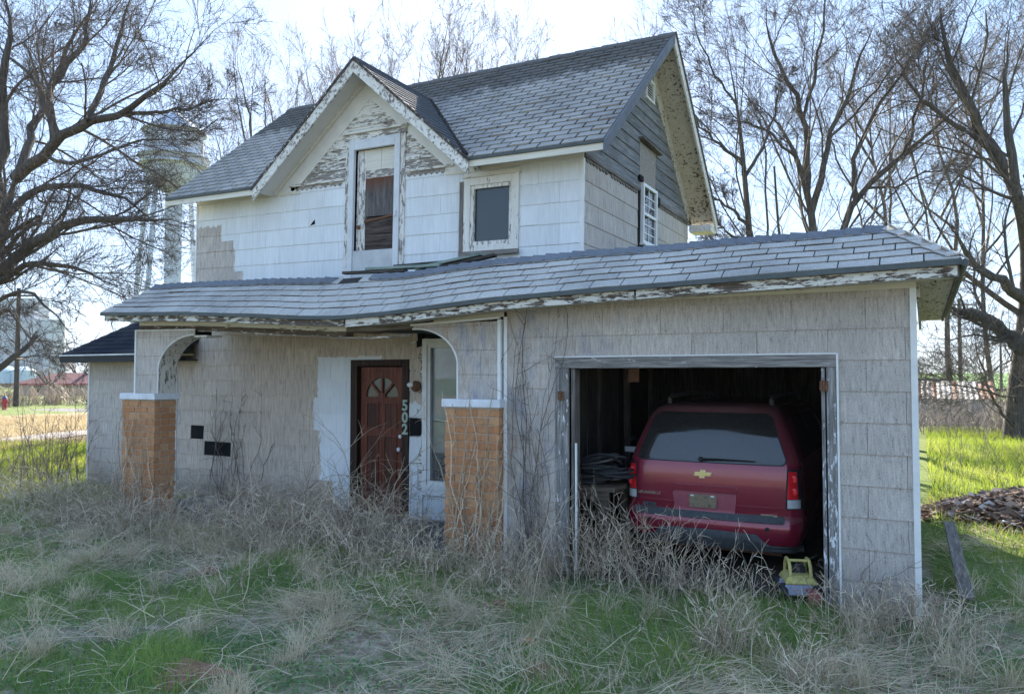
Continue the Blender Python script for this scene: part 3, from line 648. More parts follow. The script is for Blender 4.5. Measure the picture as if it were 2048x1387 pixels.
# ===== upper storey =====
TILT = Matrix.Translation((-3.74, 8.8, 4.3)) @ Matrix.Rotation(.02, 4, 'Y') @ Matrix.Translation((3.74, -8.8, -4.3)); XF[0] = TILT
UL, UR, UB = -10.88, -3.74, 13.62
UD = (-7.58, -6.53, 3.0, 5.50); UWn = (-5.49, -4.64, 3.68, 4.70)
uw = wallf('upper_front_wall', WY, .1, (UL, UR - .1, 3.0, 4.95), [UD, (-5.47, -4.66, 3.7, 4.68)], TAR, house); tag(uw, 'white painted upper front wall with a bare grey patch')
clad(uw, 'siding_panel', FR(WY), (UL + .01, UR - .01, 4.80 - 6 * .27, 4.895), .61, .27, .005, .009, SID_U, holes=[UD, UWn], gap=.003, u_off=.1, jit=.0035)
MB().prism([(-8.95, WY, 4.951), (-7.60, WY, 4.951), (-7.60, WY, 5.503), (-6.51, WY, 5.503), (-6.51, WY, 4.951), (-5.38, WY, 4.951), (-7.17, WY, 6.43)], (0, .1, 0)).build('dormer_backing', TAR, house)
MB().prism([(-8.30, WY - .016, 4.27), (-8.20, WY - .016, 4.29), (-8.21, WY - .016, 4.36)], (0, -.003, 0)).build('siding_tear', DARK, uw)
MB().box(UR - .035, UR + .012, WY - .02, WY + .03, 3.1, 4.80).build('corner_trim', VINYL, uw); MB().box(UL - .012, UL + .02, WY - .02, WY + .03, 3.1, 4.82).build('corner_trim', VINYL, uw)
# side wall
usw = MB().box(UR - .1, UR, WY + .0, UB, 3.0, 4.84).prism([(UR - .1, WY, 4.841), (UR - .1, UB, 4.841), (UR - .1, 11.2, 6.95)], (.1, 0, 0)).build('upper_side_wall', TAR, house); tag(usw, 'grey upper side wall under a weathered lap sided gable')
SWN = (10.97, 11.65, 4.05, 4.97); TARR = (10.86, 11.80, 3.0, 4.84)
clad(usw, 'siding_panel', SR(UR), (WY + .02, UB, 4.80 - 6 * .27, 4.80), .61, .27, .005, .009, SID_S, holes=[TARR], gap=.003, u_off=.25, jit=.002)
OSB = (10.90, 11.70, 4.9, 5.60); VENT = (11.10, 11.52, 6.32, 6.66)
clad(usw, 'lap_board', SR(UR), (WY - .1, UB + .1, 4.86, 6.97), 12., .172, .006, .016, LAPG, holes=[OSB, VENT], conv=[(WY + .03, 4.86), (UB - .03, 4.86), (11.2, 6.92)], gap=.0, stagger=0, u_off=5., apart=True)
MB().box(UR - .002, UR + .035, WY + .0, 10.86, 4.815, 4.858).box(UR - .002, UR + .035, 11.78, UB, 4.815, 4.858).build('belt_moulding', WOODY, usw)
def scallop(name, mat, parent, fr, u0, u1, ztop, ht, step, th=.02):
    n = int((u1 - u0) / step)
    for i in range(n):
        u = u0 + i * step; p = [(u + .004, ztop), (u + .004, ztop - ht * .55), (u + step * .5, ztop - ht * random.uniform(.85, 1.05)), (u + step - .004, ztop - ht * .55), (u + step - .004, ztop)]
        if random.random() < .93: link(name, piece_mesh(name, [p[::-1][::-1]], th, 0, 1, 1, mat), parent, fr.mat())
scallop('scallop', WOODY, usw, SR(UR), WY + .05, 10.86, 4.815, .06, .11); scallop('scallop', WOODY, usw, SR(UR), 11.8, UB - .05, 4.815, .06, .11)
OSBM = solid('osb_board', (.30, .27, .24), .9, .1, var=.5, sc=45)
box('osb_panel', OSBM, usw, UR, UR + .014, OSB[0] + .01, OSB[1] - .01, 4.9, 5.58); MB().bar((UR + .05, 10.84, 5.62), (UR + .05, 11.78, 5.59), .10, .025).build('drip_cap', WOODY, usw)
vt = MB().box(UR, UR + .045, VENT[0], VENT[0] + .04, VENT[2], VENT[3]).box(UR, UR + .045, VENT[1] - .04, VENT[1], VENT[2], VENT[3]).box(UR, UR + .044, VENT[0] + .04, VENT[1] - .04, VENT[2], VENT[2] + .04).box(UR, UR + .044, VENT[0] + .04, VENT[1] - .04, VENT[3] - .04, VENT[3]).build('gable_vent', VINYL, house)
for k in range(6): MB().bar((UR + .02, VENT[0] + .04, 6.375 + k * .042), (UR + .02, VENT[1] - .04, 6.375 + k * .042), .05, .008, (1, 0, .8)).build('louvre', VINYL, vt)
for a, b in ((10.88, 10.965), (11.655, 11.76)): MB().box(UR + .0, UR + .012, a, b, 3.2, 5.02).build('tar_paper_strip', TAR, usw)
MB().box(UR - .002, UR + .05, 10.84, 11.0, 4.98, 5.06).build('torn_paper', TAR, usw); MB().box(UR, UR + .05, 11.66, 11.84, 4.78, 4.90).build('torn_paper', TAR, usw)
# side window: white double hung with grids
def swin():
    y0, y1, z0, z1 = SWN; X = UR + .015; f = .05
    m = MB().box(X, X + .05, y0, y0 + f, z0, z1).box(X, X + .05, y1 - f, y1, z0, z1).box(X, X + .049, y0 + f, y1 - f, z0, z0 + f).box(X, X + .049, y0 + f, y1 - f, z1 - f, z1).box(X, X + .045, y0 + f, y1 - f, 4.49, 4.535)
    w_ = m.build('side_window', VINYL, house)
    for a, b in ((z0 + f, 4.49), (4.535, z1 - f)):
        box('pane', GLS, w_, X + .006, X + .012, y0 + f, y1 - f, a, b)
        m = MB().box(X + .013, X + .022, (y0 + y1) / 2 - .008, (y0 + y1) / 2 + .008, a, b)
        for q in (1, 2): m.box(X + .013, X + .021, y0 + f, y1 - f, a + (b - a) * q / 3 - .008, a + (b - a) * q / 3 + .008)
        m.build('window_grid', VINYL, w_)
    box('sill', VINYL, w_, X, X + .08, y0 - .02, y1 + .02, z0 - .03, z0 - .002)
swin()
box('upper_left_wall', SID_S, house, UL, UL + .1, WY + .1, UB, 3.0, 4.95); box('upper_back_wall', SID_S, house, UL, UR - .1, UB - .1, UB, 2.0, 4.95)
MB().prism([(UL, WY, 4.951), (UL, UB, 4.951), (UL, 11.2, 6.95)], (.1, 0, 0)).build('left_gable', LAPG, house)
# ===== main roof =====
E0, EZ, RYm, RZm = 8.42, 4.89, 11.2, 7.27; XL0, XR0 = -11.2, -3.32
sl = Vector((0, RYm - E0, RZm - EZ)); SLn = sl.length; cs = sl.y / SLn
DX, DZ, DHW = -7.17, 6.54, 1.93; VY = E0 + (DZ - EZ) / (sl.z / sl.y); va = (VY - E0) / cs
frm = Frame((0, E0, EZ), (1, 0, 0), sl)
convR = [(DX + DHW, 0), (XR0, 0), (XR0, SLn), (DX, SLn), (DX, va)]; convL = [(XL0, 0), (DX - DHW, 0), (DX, va), (DX, SLn), (XL0, SLn)]
m = MB()
for cv in (convR, convL): m.prism([frm.o + frm.U * u + frm.V * v for u, v in cv], -frm.I * .05)
frb = Frame((0, 2 * RYm - E0, EZ), (-1, 0, 0), Vector((0, -sl.y, sl.z)))
m.prism([frb.o + frb.U * u + frb.V * v for u, v in ((-XR0, 0), (-XL0, 0), (-XL0, SLn), (-XR0, SLn))], -frb.I * .05)
mr = m.build('main_roof', DECK, house); tag(mr, 'steep grey shingled main roof')
pcs = []
for cv in (convR, convL): pcs += clad(mr, 'shingle', frm, (XL0, XR0 + .02, -.03, SLn), .318, .145, .006, .013, SH_M, conv=[(a, b - (.03 if b == 0 else 0)) for a, b in cv], gap=.030, vgap=.012, jit=.006, limit=1)  # course gaps bare dark deck strips that imitate shadow under each butt edge
pcs.sort(key=lambda q: -(q[0] > .03) * 10 - q[1])
for q in pcs[:296]: link('shingle', piece_mesh('shingle', q[3], .005, .011 + (.012 * (random.random() < .1)), .145, .145, SH_M), mr, frm.mat(q[1], q[2]))
rest = MB()
for q in pcs[296:]:
    me_ = frm.mat(q[1], q[2])
    for p in q[3]:
        n = len(p); t = lambda c: .005 + .011 * max(0, min(1, (.145 - c[1]) / .145))
        rest.add([me_ @ Vector((c[0], -t(c), c[1])) for c in p] + [me_ @ Vector((c[0], 0, c[1])) for c in p], [tuple(range(n))] + [(i, i + n, (i + 1) % n + n, (i + 1) % n) for i in range(n)])
me = bpy.data.meshes.new('shingle_field'); me.from_pydata(rest.v, [], rest.f); me.materials.append(SH_M); tag(link('shingle_field', me, mr), kind='stuff')
for i in range(34):
    a = XL0 + i * (XR0 - XL0) / 34; b = a + (XR0 - XL0) / 34 + .04; u = .02 + .006 * (i % 2)
    m = MB().prism([(a, RYm - .12, RZm - .098 + u), (b, RYm - .12, RZm - .098 + u - .008), (b, RYm, RZm + u - .008), (a, RYm, RZm + u)], (0, 0, -.012)).prism([(a, RYm, RZm + u), (b, RYm, RZm + u - .008), (b, RYm + .12, RZm - .098 + u - .008), (a, RYm + .12, RZm - .098 + u)], (0, 0, -.012)); m.build('ridge_cap', SH_M, mr)
# eave fascia and soffits
for a, b in ((DX + DHW - .02, XR0 + .0), (XL0, DX - DHW + .02)):
    MB().box(a, b, E0 + .0, E0 + .03, EZ - .135, EZ - .052).build('fascia', CREAM, mr); MB().box(a, b, E0 - .025, E0 - .001, EZ - .05, EZ - .012).build('drip_edge', DRIP, mr)
    MB().prism([(a, E0 + .031, EZ - .10), (b, E0 + .031, EZ - .10), (b, WY - .003, EZ + .20), (a, WY - .003, EZ + .20)], (0, 0, .02)).build('eave_soffit', CREAM, mr)
    MB().box(max(a, UL), min(b, UR + .01), WY - .02, WY - .001, 4.802, 5.12).build('frieze_board', CREAM, mr)
MB().box(UR + .0, UR + .004, WY - .01, WY + .16, 4.78, 5.0).build('corner_flashing', solid('dark_slate', (.07, .08, .10), .6, .3), mr)
def rake(name, mat, p0, p1, ht, drop, th, inw):     # board hung under the roof edge from p0 (eave) to p1 (ridge)
    p0, p1 = Vector(p0), Vector(p1); dn = Vector((0, 0, -1)); return MB().prism([p0 + dn * drop, p1 + dn * drop, p1 + dn * (drop + ht), p0 + dn * (drop + ht)], inw).build(name, mat, mr)
rake('rake_board', solid('grey_rake', (.13, .14, .16), .7, .3), (XR0 + .004, E0 - .02, EZ - .02), (XR0 + .004, RYm, RZm), .16, .0, .03, (.03, 0, 0))
RAKW = peel('rake_white', .40, 'r', paint=(.74, .72, .67), w1=(.09, .07, .055), w2=(.2, .16, .13), fine=1.5); SOFW = peel('gable_soffit', .43, 'r', paint=(.56, .53, .455), w1=(.085, .05, .038), w2=(.16, .11, .085), fine=1.1)
rake('rake_board', RAKW, (XR0 + .004, 2 * RYm - E0 + .02, EZ - .02), (XR0 + .004, RYm, RZm), .20, .0, .03, (.03, 0, 0))
rake('rake_moulding', WOODY, (XR0 + .036, 2 * RYm - E0 + .03, EZ), (XR0 + .036, RYm, RZm + .02), .05, .0, .03, (.02, 0, 0))
rake('rake_board', CREAM, (XL0 - .03, E0, EZ - .02), (XL0 - .03, RYm, RZm), .16, .0, .03, (.03, 0, 0))
for sgn in (-1, 1):
    p = [(UR, RYm + sgn * (RYm - E0 - .04), EZ - .076), (XR0, RYm + sgn * (RYm - E0 - .04), EZ - .076), (XR0, RYm, RZm - .11), (UR, RYm, RZm - .11)]
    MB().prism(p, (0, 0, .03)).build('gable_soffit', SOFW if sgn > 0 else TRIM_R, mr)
    q = lambda y, z: (UR + .001, y, z); dz = .30
    MB().prism([q(RYm + sgn * (RYm - E0 - .35), EZ + .20), q(RYm, RZm - .12), q(RYm, RZm - .12 - dz), q(RYm + sgn * (RYm - E0 - .35), EZ + .20 - dz)] if sgn > 0 else [q(RYm - .9, RZm - .88), q(RYm, RZm - .12), q(RYm, RZm - .28), q(RYm - .9, RZm - 1.04)], (.03, 0, 0)).build('gable_frieze', SOFW if sgn > 0 else WOODY, mr)
MB().box(UR + .035, XR0, 2 * RYm - E0 - .36, 2 * RYm - E0 + .0, EZ - .24, EZ - .12).build('eave_return', RAKW, mr)
# ===== dormer =====
dl = Vector((DHW, 0, DZ - EZ)); Dn = dl.length; 
frd = Frame((DX + DHW, E0, EZ), (0, 1, 0), (-DHW, 0, DZ - EZ)); tri = [(0, 0), (VY - E0, Dn), (0, Dn)]
frl = Frame((DX - DHW, E0, EZ), (0, -1, 0), (DHW, 0, DZ - EZ)); tril = [(0, 0), (0, Dn), (-(VY - E0), Dn)]
m = MB()
for f_, t_ in ((frd, tri), (frl, tril)): m.prism([f_.o + f_.U * u + f_.V * v for u, v in t_], -f_.I * .05)
dr = m.build('dormer_roof', SH_D, house)
clad(dr, 'shingle', frd, (-.02, VY - E0, -.02, Dn), .318, .145, .005, .011, SH_D, conv=[(-.02, -.02), (0, -.02), (VY - E0, Dn), (-.02, Dn)], gap=.01, jit=.005)
MB().tube([(DX, E0 - .02, DZ + .01), (DX, VY, DZ + .01)], .025, 6).build('ridge_cap', SH_D, dr)
vp = [frm.o + frm.U * (DX + DHW - t * DHW) + frm.V * (va * t) + frm.I * (.025 + .01 * math.sin(t * 40)) for t in np.linspace(0, .98, 24)]
MB().tube(vp, [.02 + .022 * random.random() for _ in vp], 5).build('valley_debris', solid('valley_dirt', (.045, .035, .03), .95, .1, var=.6, sc=40), dr)
def dpt(sgn, v, y, off):     # point on dormer slope line, v from eave 0 to ridge 1, off below the roof surface
    return Vector((DX + sgn * DHW * (1 - v), y, EZ + (DZ - EZ) * v - off))
for sgn in (-1, 1):
    MB().prism([dpt(sgn, -.02, E0 - .004, .035), dpt(sgn, 1, E0 - .004, .035), dpt(sgn, 1, E0 - .004, .205), dpt(sgn, -.02, E0 - .004, .205)], (0, -.03, 0)).build('barge_board', TRIM_R, dr)
    MB().prism([dpt(sgn, -.03, E0 - .036, -.02), dpt(sgn, 1, E0 - .036, -.02), dpt(sgn, 1, E0 - .036, .034), dpt(sgn, -.03, E0 - .036, .034)], (0, -.014, 0)).build('barge_moulding', peel('barge_m%d' % sgn, .62, 'r', w1=(.06, .05, .045), w2=(.14, .12, .11)), dr)
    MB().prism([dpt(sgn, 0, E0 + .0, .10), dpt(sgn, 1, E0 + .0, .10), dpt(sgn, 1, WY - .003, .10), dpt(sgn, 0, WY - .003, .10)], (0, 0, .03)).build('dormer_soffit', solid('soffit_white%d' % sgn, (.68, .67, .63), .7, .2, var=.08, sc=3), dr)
    # wide frieze board on the wall under the slope, and its bed moulding
    a0, a1 = .04, 1.0
    MB().prism([dpt(sgn, a0, WY - .022, .12), dpt(sgn, a1, WY - .022, .12), dpt(sgn, a1, WY - .022, .46), dpt(sgn, .236, WY - .022, .46)], (0, .021, 0)).build('dormer_frieze', solid('frieze_white%d' % sgn, (.72, .71, .67), .65, .25, var=.10, sc=4), dr)
    q0, q1 = dpt(sgn, a0, WY - .019, .12), dpt(sgn, .30, WY - .019, .46); MB().prism([q0, q1, (q1.x, WY - .019, 4.79), (q0.x, WY - .019, 4.79)], (0, .018, 0)).build('frieze_foot', CREAM, dr)
    MB().prism([dpt(sgn, a0, WY - .06, .09), dpt(sgn, a1, WY - .06, .09), dpt(sgn, a1, WY - .06, .16), dpt(sgn, a0, WY - .06, .16)], (0, .037, 0)).build('bed_moulding', CREAM, dr)
# lap siding in the dormer gable
tric = [(DX - 1.47, 4.93), (DX + 1.47, 4.93), (DX, 4.93 + 1.47 * .855)]
LAPH = peel('peeling_lap_heavy', .53, 'x')
clad(house and uw, 'lap_board', FR(WY), (DX - 1.6, DX + 1.6, 4.93, 6.3), 8., .150, .006, .016, LAPW, holes=[(-7.60, -6.50, 4.8, 5.64)], conv=tric, gap=0, stagger=0, u_off=4., apart=True, matf=lambda u, v: LAPH if v < 5.1 or 5.75 < v < 5.9 else LAPW)
for a, b in ((DX - 1.55, -7.62), (-6.48, DX + 1.50)):
    box('belt_moulding', TRIM_X, uw, a, b, WY - .05, WY - .001, 4.90, 4.935); scallop('scallop', LAPH, uw, FR(WY), a, b, 4.90, .075, .095, .022)
# boarded upper door with an aluminium storm door frame
ud = MB().box(-7.60, -7.53, WY - .035, WY + .05, 3.1, 5.48).box(-6.58, -6.50, WY - .035, WY + .05, 3.1, 5.48).build('upper_door', TRIM_Z, house, bevel=.004); tag(ud, 'boarded upper door behind an empty aluminium storm door frame')
box('header_board', LAPH, ud, -7.62, -6.48, WY - .04, WY + .02, 5.482, 5.57); box('header_cap', TRIM_X, ud, -7.64, -6.46, WY - .075, WY + .01, 5.572, 5.61)
MB().box(-7.528, -7.43, WY - .055, WY + .0, 3.1, 5.478).box(-6.68, -6.582, WY - .055, WY + .0, 3.1, 5.478).box(-7.43, -6.68, WY - .053, WY + .0, 5.33, 5.478).build('storm_frame', METALW, ud, bevel=.004)
box('kick_panel', KICK, ud, -7.428, -6.682, WY - .04, WY - .01, 3.1, 3.82, bevel=.004)
box('inner_stile', TRIM_Z, ud, -7.42, -7.26, WY + .03, WY + .07, 3.8, 5.33); box('top_rail_board', CREAM, ud, -7.26, -6.98, WY + .03, WY + .07, 5.02, 5.33); box('top_rail_board', CREAM, ud, -6.975, -6.68, WY + .03, WY + .072, 5.02, 5.33); box('peeled_rail', LAPH, ud, -7.26, -6.68, WY + .025, WY + .07, 4.90, 5.018)
g = G('rusty_plywood'); n = g.noise(g.scl(30, 30, 3), 1., 5, .7, .6); z = g.xyz()[2]; rs = g.ramp(g.ma('ADD', z, g.ma('MULTIPLY', n, .35)), (0., 0.), (1., 1.))
st = g.ramp(g.ma('SUBTRACT', g.ma('ADD', z, g.ma('MULTIPLY', g.noise(g.scl(25, 25, 1.5), 1., 4, .7), .45)), 4.75), (.20, 0.), (.45, 1.))
c = g.mix(st, g.ramp(n, (.3, (.06, .055, .055)), (.6, (.15, .14, .135)), (.75, (.22, .2, .19))), (.14, .055, .03)); g.bump(n, .4, .005); RPLY = g.end(c, .9, .15)
box('plywood_panel', RPLY, ud, -7.255, -6.682, WY + .02, WY + .05, 4.33, 4.895)
for k in range(4): box('lower_slat', wood('slat%d' % k, (.06, .045, .04), (.16, .13, .12), 'x'), ud, -7.255, -6.682, WY + .03 - .004 * k, WY + .06, 3.825 + k * .122, 3.825 + k * .122 + .118)
MB().bar((-7.26, WY + .01, 4.255), (-6.69, WY + .01, 4.32), .02, .03).build('door_bar', IRON, ud)
MB().lathe([(.02, 0), (.03, -.02), (.03, -.045), (.01, -.05)], (-7.36, WY + .03, 4.18), 10, 'y').build('knob', IRON, ud, True)
box('latch', METALW, ud, -6.66, -6.62, WY - .075, WY - .055, 4.28, 4.36); box('void', DARK, ud, -7.53, -6.58, WY + .075, WY + .09, 3.1, 5.42)
# small upper window with weathered frame
SASHM = peel('sash_peel', .46, 'z'); 
uwin = window('upper_window', house, -5.49, -4.64, 3.68, 4.70, WY, .10, peel('window_frame', .37, 'z'), GLS_D if 0 else glass('upper_glass', (.03, .04, .045), .03), .045, .05, SASHM)
box('sill', WOODX, uwin, -5.53, -4.62, WY - .09, WY - .046, 3.63, 3.69); box('head_trim', TRIM_X, uwin, -5.51, -4.62, WY - .06, WY - .001, 4.702, 4.76); box('side_strip', WOODZ, uwin, -5.55, -5.492, WY - .055, WY - .02, 3.64, 4.66)
XF[0] = Matrix.Identity(4)
# ---------------- the minivan in the garage ----------------
def car_paint():
    g = G('maroon_paint'); n = g.noise(g.pos(), 130., 3, .8); b = g.noise(g.pos(), 2.2, 4, .6); nz_ = g.n('NewGeometry').outputs['Normal']; up = g.n('SeparateXYZ', {0: nz_}).outputs[2]
    d = g.ma('MULTIPLY', g.ma('ADD', g.ma('MULTIPLY', g.ramp(up, (.25, 0.), (.8, 1.)), .8), .05), g.ramp(n, (.35, .3), (.6, 1.)))
    d = g.ma('MULTIPLY', d, g.ramp(b, (.3, .7), (.6, 1.)))
    g.end(g.mix(d, (.24, .010, .036), (.21, .17, .145)), g.ma('ADD', g.ma('MULTIPLY', d, .5), .22), .5, .25)
    g.b.inputs['Coat Weight'].default_value = .9; g.b.inputs['Coat Roughness'].default_value = .06; return g.m
RAILM = solid('rail_dusty', (.10, .095, .09), .7, .3); VP = car_paint(); VGL = glass('van_glass', (.010, .011, .012), .02, .3); VGL.node_tree.nodes['Principled BSDF'].inputs['IOR'].default_value = 1.7; BLK = solid('black_plastic', (.02, .02, .021), .6, .35, var=.3, sc=20); GRYP = solid('grey_bumper', (.075, .08, .085), .75, .3, var=.35, sc=25)
g = G('red_lens'); g.end((.80, .02, .03), .12, .6); g.b.inputs['Coat Weight'].default_value = .8; g.b.inputs['Emission Color'].default_value = (0, 0, 0, 1); LENS = g.m
CLR = solid('clear_lens', (.62, .63, .64), .12, .7, var=.15, sc=40); CHR = solid('chrome', (.75, .75, .76), .15, .6, 1., var=.1); GOLD = solid('gold_badge', (.75, .62, .28), .3, .6, .6, var=.2, sc=30); RUB = solid('rubber', (.018, .018, .018), .9, .2)
van = thing('minivan', (-2.0, 7.93, 0.0), 'dusty maroon minivan parked nose first inside the garage', 'minivan')
VM = Matrix.Translation((-2.0, 7.93, 0.012)); XF[0] = VM
ZL = [.27, .33, .40, .50, .565, .60, .63, .75, .90, 1.05, 1.12, 1.16, 1.28, 1.40, 1.52, 1.62, 1.68, 1.715, 1.74, 1.757, 1.765]
YR = [.10, .03, .005, .0, .01, .035, .06, .052, .048, .055, .065, .08, .11, .145, .19, .245, .30, .40, .62, 1.0, 1.6]
HW = [.84, .885, .91, .925, .927, .925, .922, .92, .915, .908, .90, .885, .845, .80, .752, .705, .665, .62, .53, .36, .12]
YF = [4.72, 4.78, 4.8, 4.8, 4.8, 4.8, 4.8, 4.78, 4.7, 4.35, 4.0, 3.85, 3.6, 3.4, 3.2, 3.0, 2.9, 2.8, 2.6, 2.3, 2.0]
RC = .17
def prof(z): return float(np.interp(z, ZL, YR)), float(np.interp(z, ZL, HW))
def rear(x, z):
    y, w_ = prof(z); r_ = min(RC, w_ * .6); f = w_ - r_; ax = abs(x); b = .045 * min(1, ax / max(f, .01)) ** 2.2
    if ax > f: b += r_ - math.sqrt(max(0, r_ * r_ - min(r_, ax - f) ** 2))
    return y + b
def ring_(z, yf):
    y, w_ = prof(z); r_ = min(RC, w_ * .6); f = w_ - r_
    half = [(f * i / 9) for i in range(10)] + [f + r_ * math.sin(math.pi / 2 * i / 7) for i in range(1, 8)]
    pts = [(x, rear(x, z)) for x in half]; pts += [(w_, lerp(pts[-1][1], yf, t)) for t in (.08, .2, .35, .5, .65, .8, .92)] + [(w_ * .93, yf), (0, yf + .06)]
    return [(-x, y_) for x, y_ in pts[:0:-1]] + pts
rings = [ring_(z, yf) for z, yf in zip(ZL, YF)]; k = len(rings[0]); m = MB()
for r_, z in zip(rings, ZL): m.v += [(x, y, z) for x, y in r_]
for i in range(len(ZL) - 1):
    for j in range(k): m.f.append((i * k + j, i * k + (j + 1) % k, (i + 1) * k + (j + 1) % k, (i + 1) * k + j))
m.f.append(tuple(range((len(ZL) - 1) * k, len(ZL) * k))); m.f.append(tuple(range(k))[::-1])
body = m.build('body', VP, van, smooth=True)
def patch(name, mat, rows, off=.006, nc=14, parent=None, dep=.02):
    m = MB(); n = nc + 1
    for z, a, b in rows:
        for j in range(n): x = lerp(a, b, j / nc); m.v.append((x, rear(x, z) - off, z))
    R_ = len(rows)
    for i in range(R_ - 1):
        for j in range(nc): m.f.append((i * n + j, i * n + j + 1, (i + 1) * n + j + 1, (i + 1) * n + j))
    lp_ = [j for j in range(n)] + [i * n + nc for i in range(1, R_)] + [(R_ - 1) * n + j for j in range(nc - 1, -1, -1)] + [i * n for i in range(R_ - 2, 0, -1)]
    b0 = len(m.v); m.v += [(m.v[i][0], m.v[i][1] + dep, m.v[i][2]) for i in lp_]; L = len(lp_)
    for i in range(L): m.f.append((lp_[i], lp_[(i + 1) % L], b0 + (i + 1) % L, b0 + i))
    return m.build(name, mat, parent or van, smooth=True)
def rtrap(z0, z1, w0, w1, r_, cx_=0, n=6):
    rows = []
    for i in range(n + 1):
        t = math.pi / 2 * i / n; dz = r_ * (1 - math.sin(t)); rows.append((z0 + r_ - r_ * math.cos(math.pi / 2 - t) if 0 else z0 + r_ * (1 - math.cos(t)), r_ * (1 - math.sin(t))))
    up = [(z1 - (z - z0), ins) for z, ins in rows[::-1]]
    out = []
    for z, ins in rows + up:
        w_ = lerp(w0, w1, (z - z0) / (z1 - z0)) - ins; out.append((z, cx_ - w_, cx_ + w_))
    full = []
    for (a, b) in zip(out[:-1], out[1:]):
        ns = max(1, int((b[0] - a[0]) / .03)); full += [tuple(lerp(a[q], b[q], i / ns) for q in range(3)) for i in range(ns)]
    return full + [out[-1]]
rg = patch('rear_window', VGL, rtrap(1.135, 1.635, .785, .60, .07), .005, 20)
patch('window_seal', BLK, rtrap(1.125, 1.645, .798, .612, .075), .002, 20, rg)
# tail lamps
for sg, nm in ((1, 'right'), (-1, 'left')):
    def rows(z0, z1, a0, a1, b0, b1): return [(z, *(sorted((sg * lerp(a0, a1, (z - z0) / (z1 - z0)), sg * lerp(b0, b1, (z - z0) / (z1 - z0)))))) for z in np.linspace(z0, z1, 7)]
    tl = patch('tail_lamp', BLK, rows(.70, 1.10, .765, .785, .926, .905), .006, 10)
    patch('red_lens', LENS, rows(.805, 1.075, .785, .80, .885, .87), .012, 8, tl); patch('clear_lens', CLR, rows(.712, .797, .785, .787, .90, .90), .012, 8, tl)
    for zz in (.875, 1.0): 
        xx = sg * .845; MB().lathe([(.034, 0), (.036, -.006), (.026, -.010), (.024, -.004), (.008, -.004)], (xx, rear(xx, zz) - .012, zz), 14, 'y').build('lamp_bowl', LENS, tl, True)
# hatch details
patch('crease', VP, [(.688, -.74, .74), (.70, -.74, .74), (.712, -.74, .74)], .010, 20)
pp = patch('plate_recess', solid('dusty_maroon', (.30, .07, .10), .35, .5, var=.15, sc=20), rtrap(.605, .825, .31, .335, .03, -.035), .012, 12); patch('handle_bar', VP, rtrap(.835, .895, .35, .33, .028, -.04), .030, 14, None, .03)
g = G('old_plate'); n = g.noise(g.pos(), 22., 6, .7); g.bump(n, .2, .003); PLT = g.end(g.ramp(n, (.35, (.09, .08, .07)), (.5, (.24, .19, .12)), (.62, (.18, .11, .07)), (.72, (.36, .35, .33))), .6, .3)
lpz = MB().box(-.19, .10, -.001, .004, .665, .80).build('license_plate', PLT, van, M=Matrix.Translation((0, rear(0, .73) - .022, 0)))
for x in (-.155, .055): MB().box(x - .018, x + .018, -.004, 0, .778, .793).build('plate_sticker', VINYL, lpz, M=Matrix.Translation((0, rear(0, .73) - .022, 0)))
bt = [(-.090, -.022), (-.032, -.022), (-.032, -.045), (.022, -.045), (.028, -.018), (.090, -.018), (.100, .022), (.036, .022), (.036, .045), (-.022, .045), (-.026, .022), (-.078, .022)]
MB().prism([(-.05 + x, rear(-.05, 1.01) - .001, 1.01 + z) for x, z in bt], (0, -.010, 0)).build('emblem', CHR, van)
MB().prism([(-.05 + x * .86, rear(-.05, 1.01) - .011, 1.01 + z * .80) for x, z in bt], (0, -.004, 0)).build('emblem_inlay', GOLD, van)
text('model_lettering', 'UPLANDER LT', .040, CHR, van, Matrix.Translation((-.755, rear(-.62, .78) - .012, .765)) @ Matrix.Rotation(R(-3), 4, 'Z') @ RX, .003, 'LEFT', .001)
for x0_, x1_, z in ((-.71, -.56, .655), (.53, .69, .565 + .055)):
    y_ = rear((x0_ + x1_) / 2, z) - .014; bd = MB().box(x0_, x1_, y_, y_ + .02, z - .018, z + .018).build('trim_badge', CHR if x0_ > 0 else GRYP, van)
    text('badge_print', 'FLEXFUEL' if x0_ > 0 else 'E85', .024, BLK, bd, Matrix.Translation(((x0_ + x1_) / 2, y_ - .001, z - .008)) @ RX, .001, 'CENTER', .001)
wp = MB().tube([(-.07, rear(-.07, 1.165) - .03, 1.165), (.1, rear(.1, 1.17) - .03, 1.172), (.48, rear(.48, 1.165) - .02, 1.165)], [.012, .009, .005], 6).build('wiper', BLK, van); MB().lathe([(.024, 0), (.024, -.04), (.015, -.05)], (-.07, rear(-.07, 1.165), 1.165), 10, 'y').build('wiper_pivot', BLK, wp, True)
# bumper
patch('bumper_shelf', GRYP, [(.562, -.78, .74), (.575, -.80, .76), (.60, -.80, .76), (.625, -.78, .74)], .022, 24)
rows_ = []
low_b = MB(); N2 = 44
for j in range(N2 + 1):
    x = lerp(-.915, .915, j / N2); zt_ = .455 - .045 * (abs(x) / .9) ** 2; zt_ = lerp(zt_, .335, min(1, max(0, (abs(x) - .50) / .10))) ; zb_ = .262
    for q in range(5): z = lerp(zb_, zt_, q / 4); low_b.v.append((x, rear(x, max(z, .30)) - (.020 if 0 < q < 4 else .004), z))
for j in range(N2):
    for q in range(4): low_b.f.append((j * 5 + q, (j + 1) * 5 + q, (j + 1) * 5 + q + 1, j * 5 + q + 1))
low_b.build('bumper_lower', GRYP, van, smooth=True)
for x in (-.62, .60): MB().lathe([(.022, 0), (.022, -.006), (.012, -.008)], (x, rear(x, .50), .50), 10, 'y').build('parking_sensor', BLK, van, True)
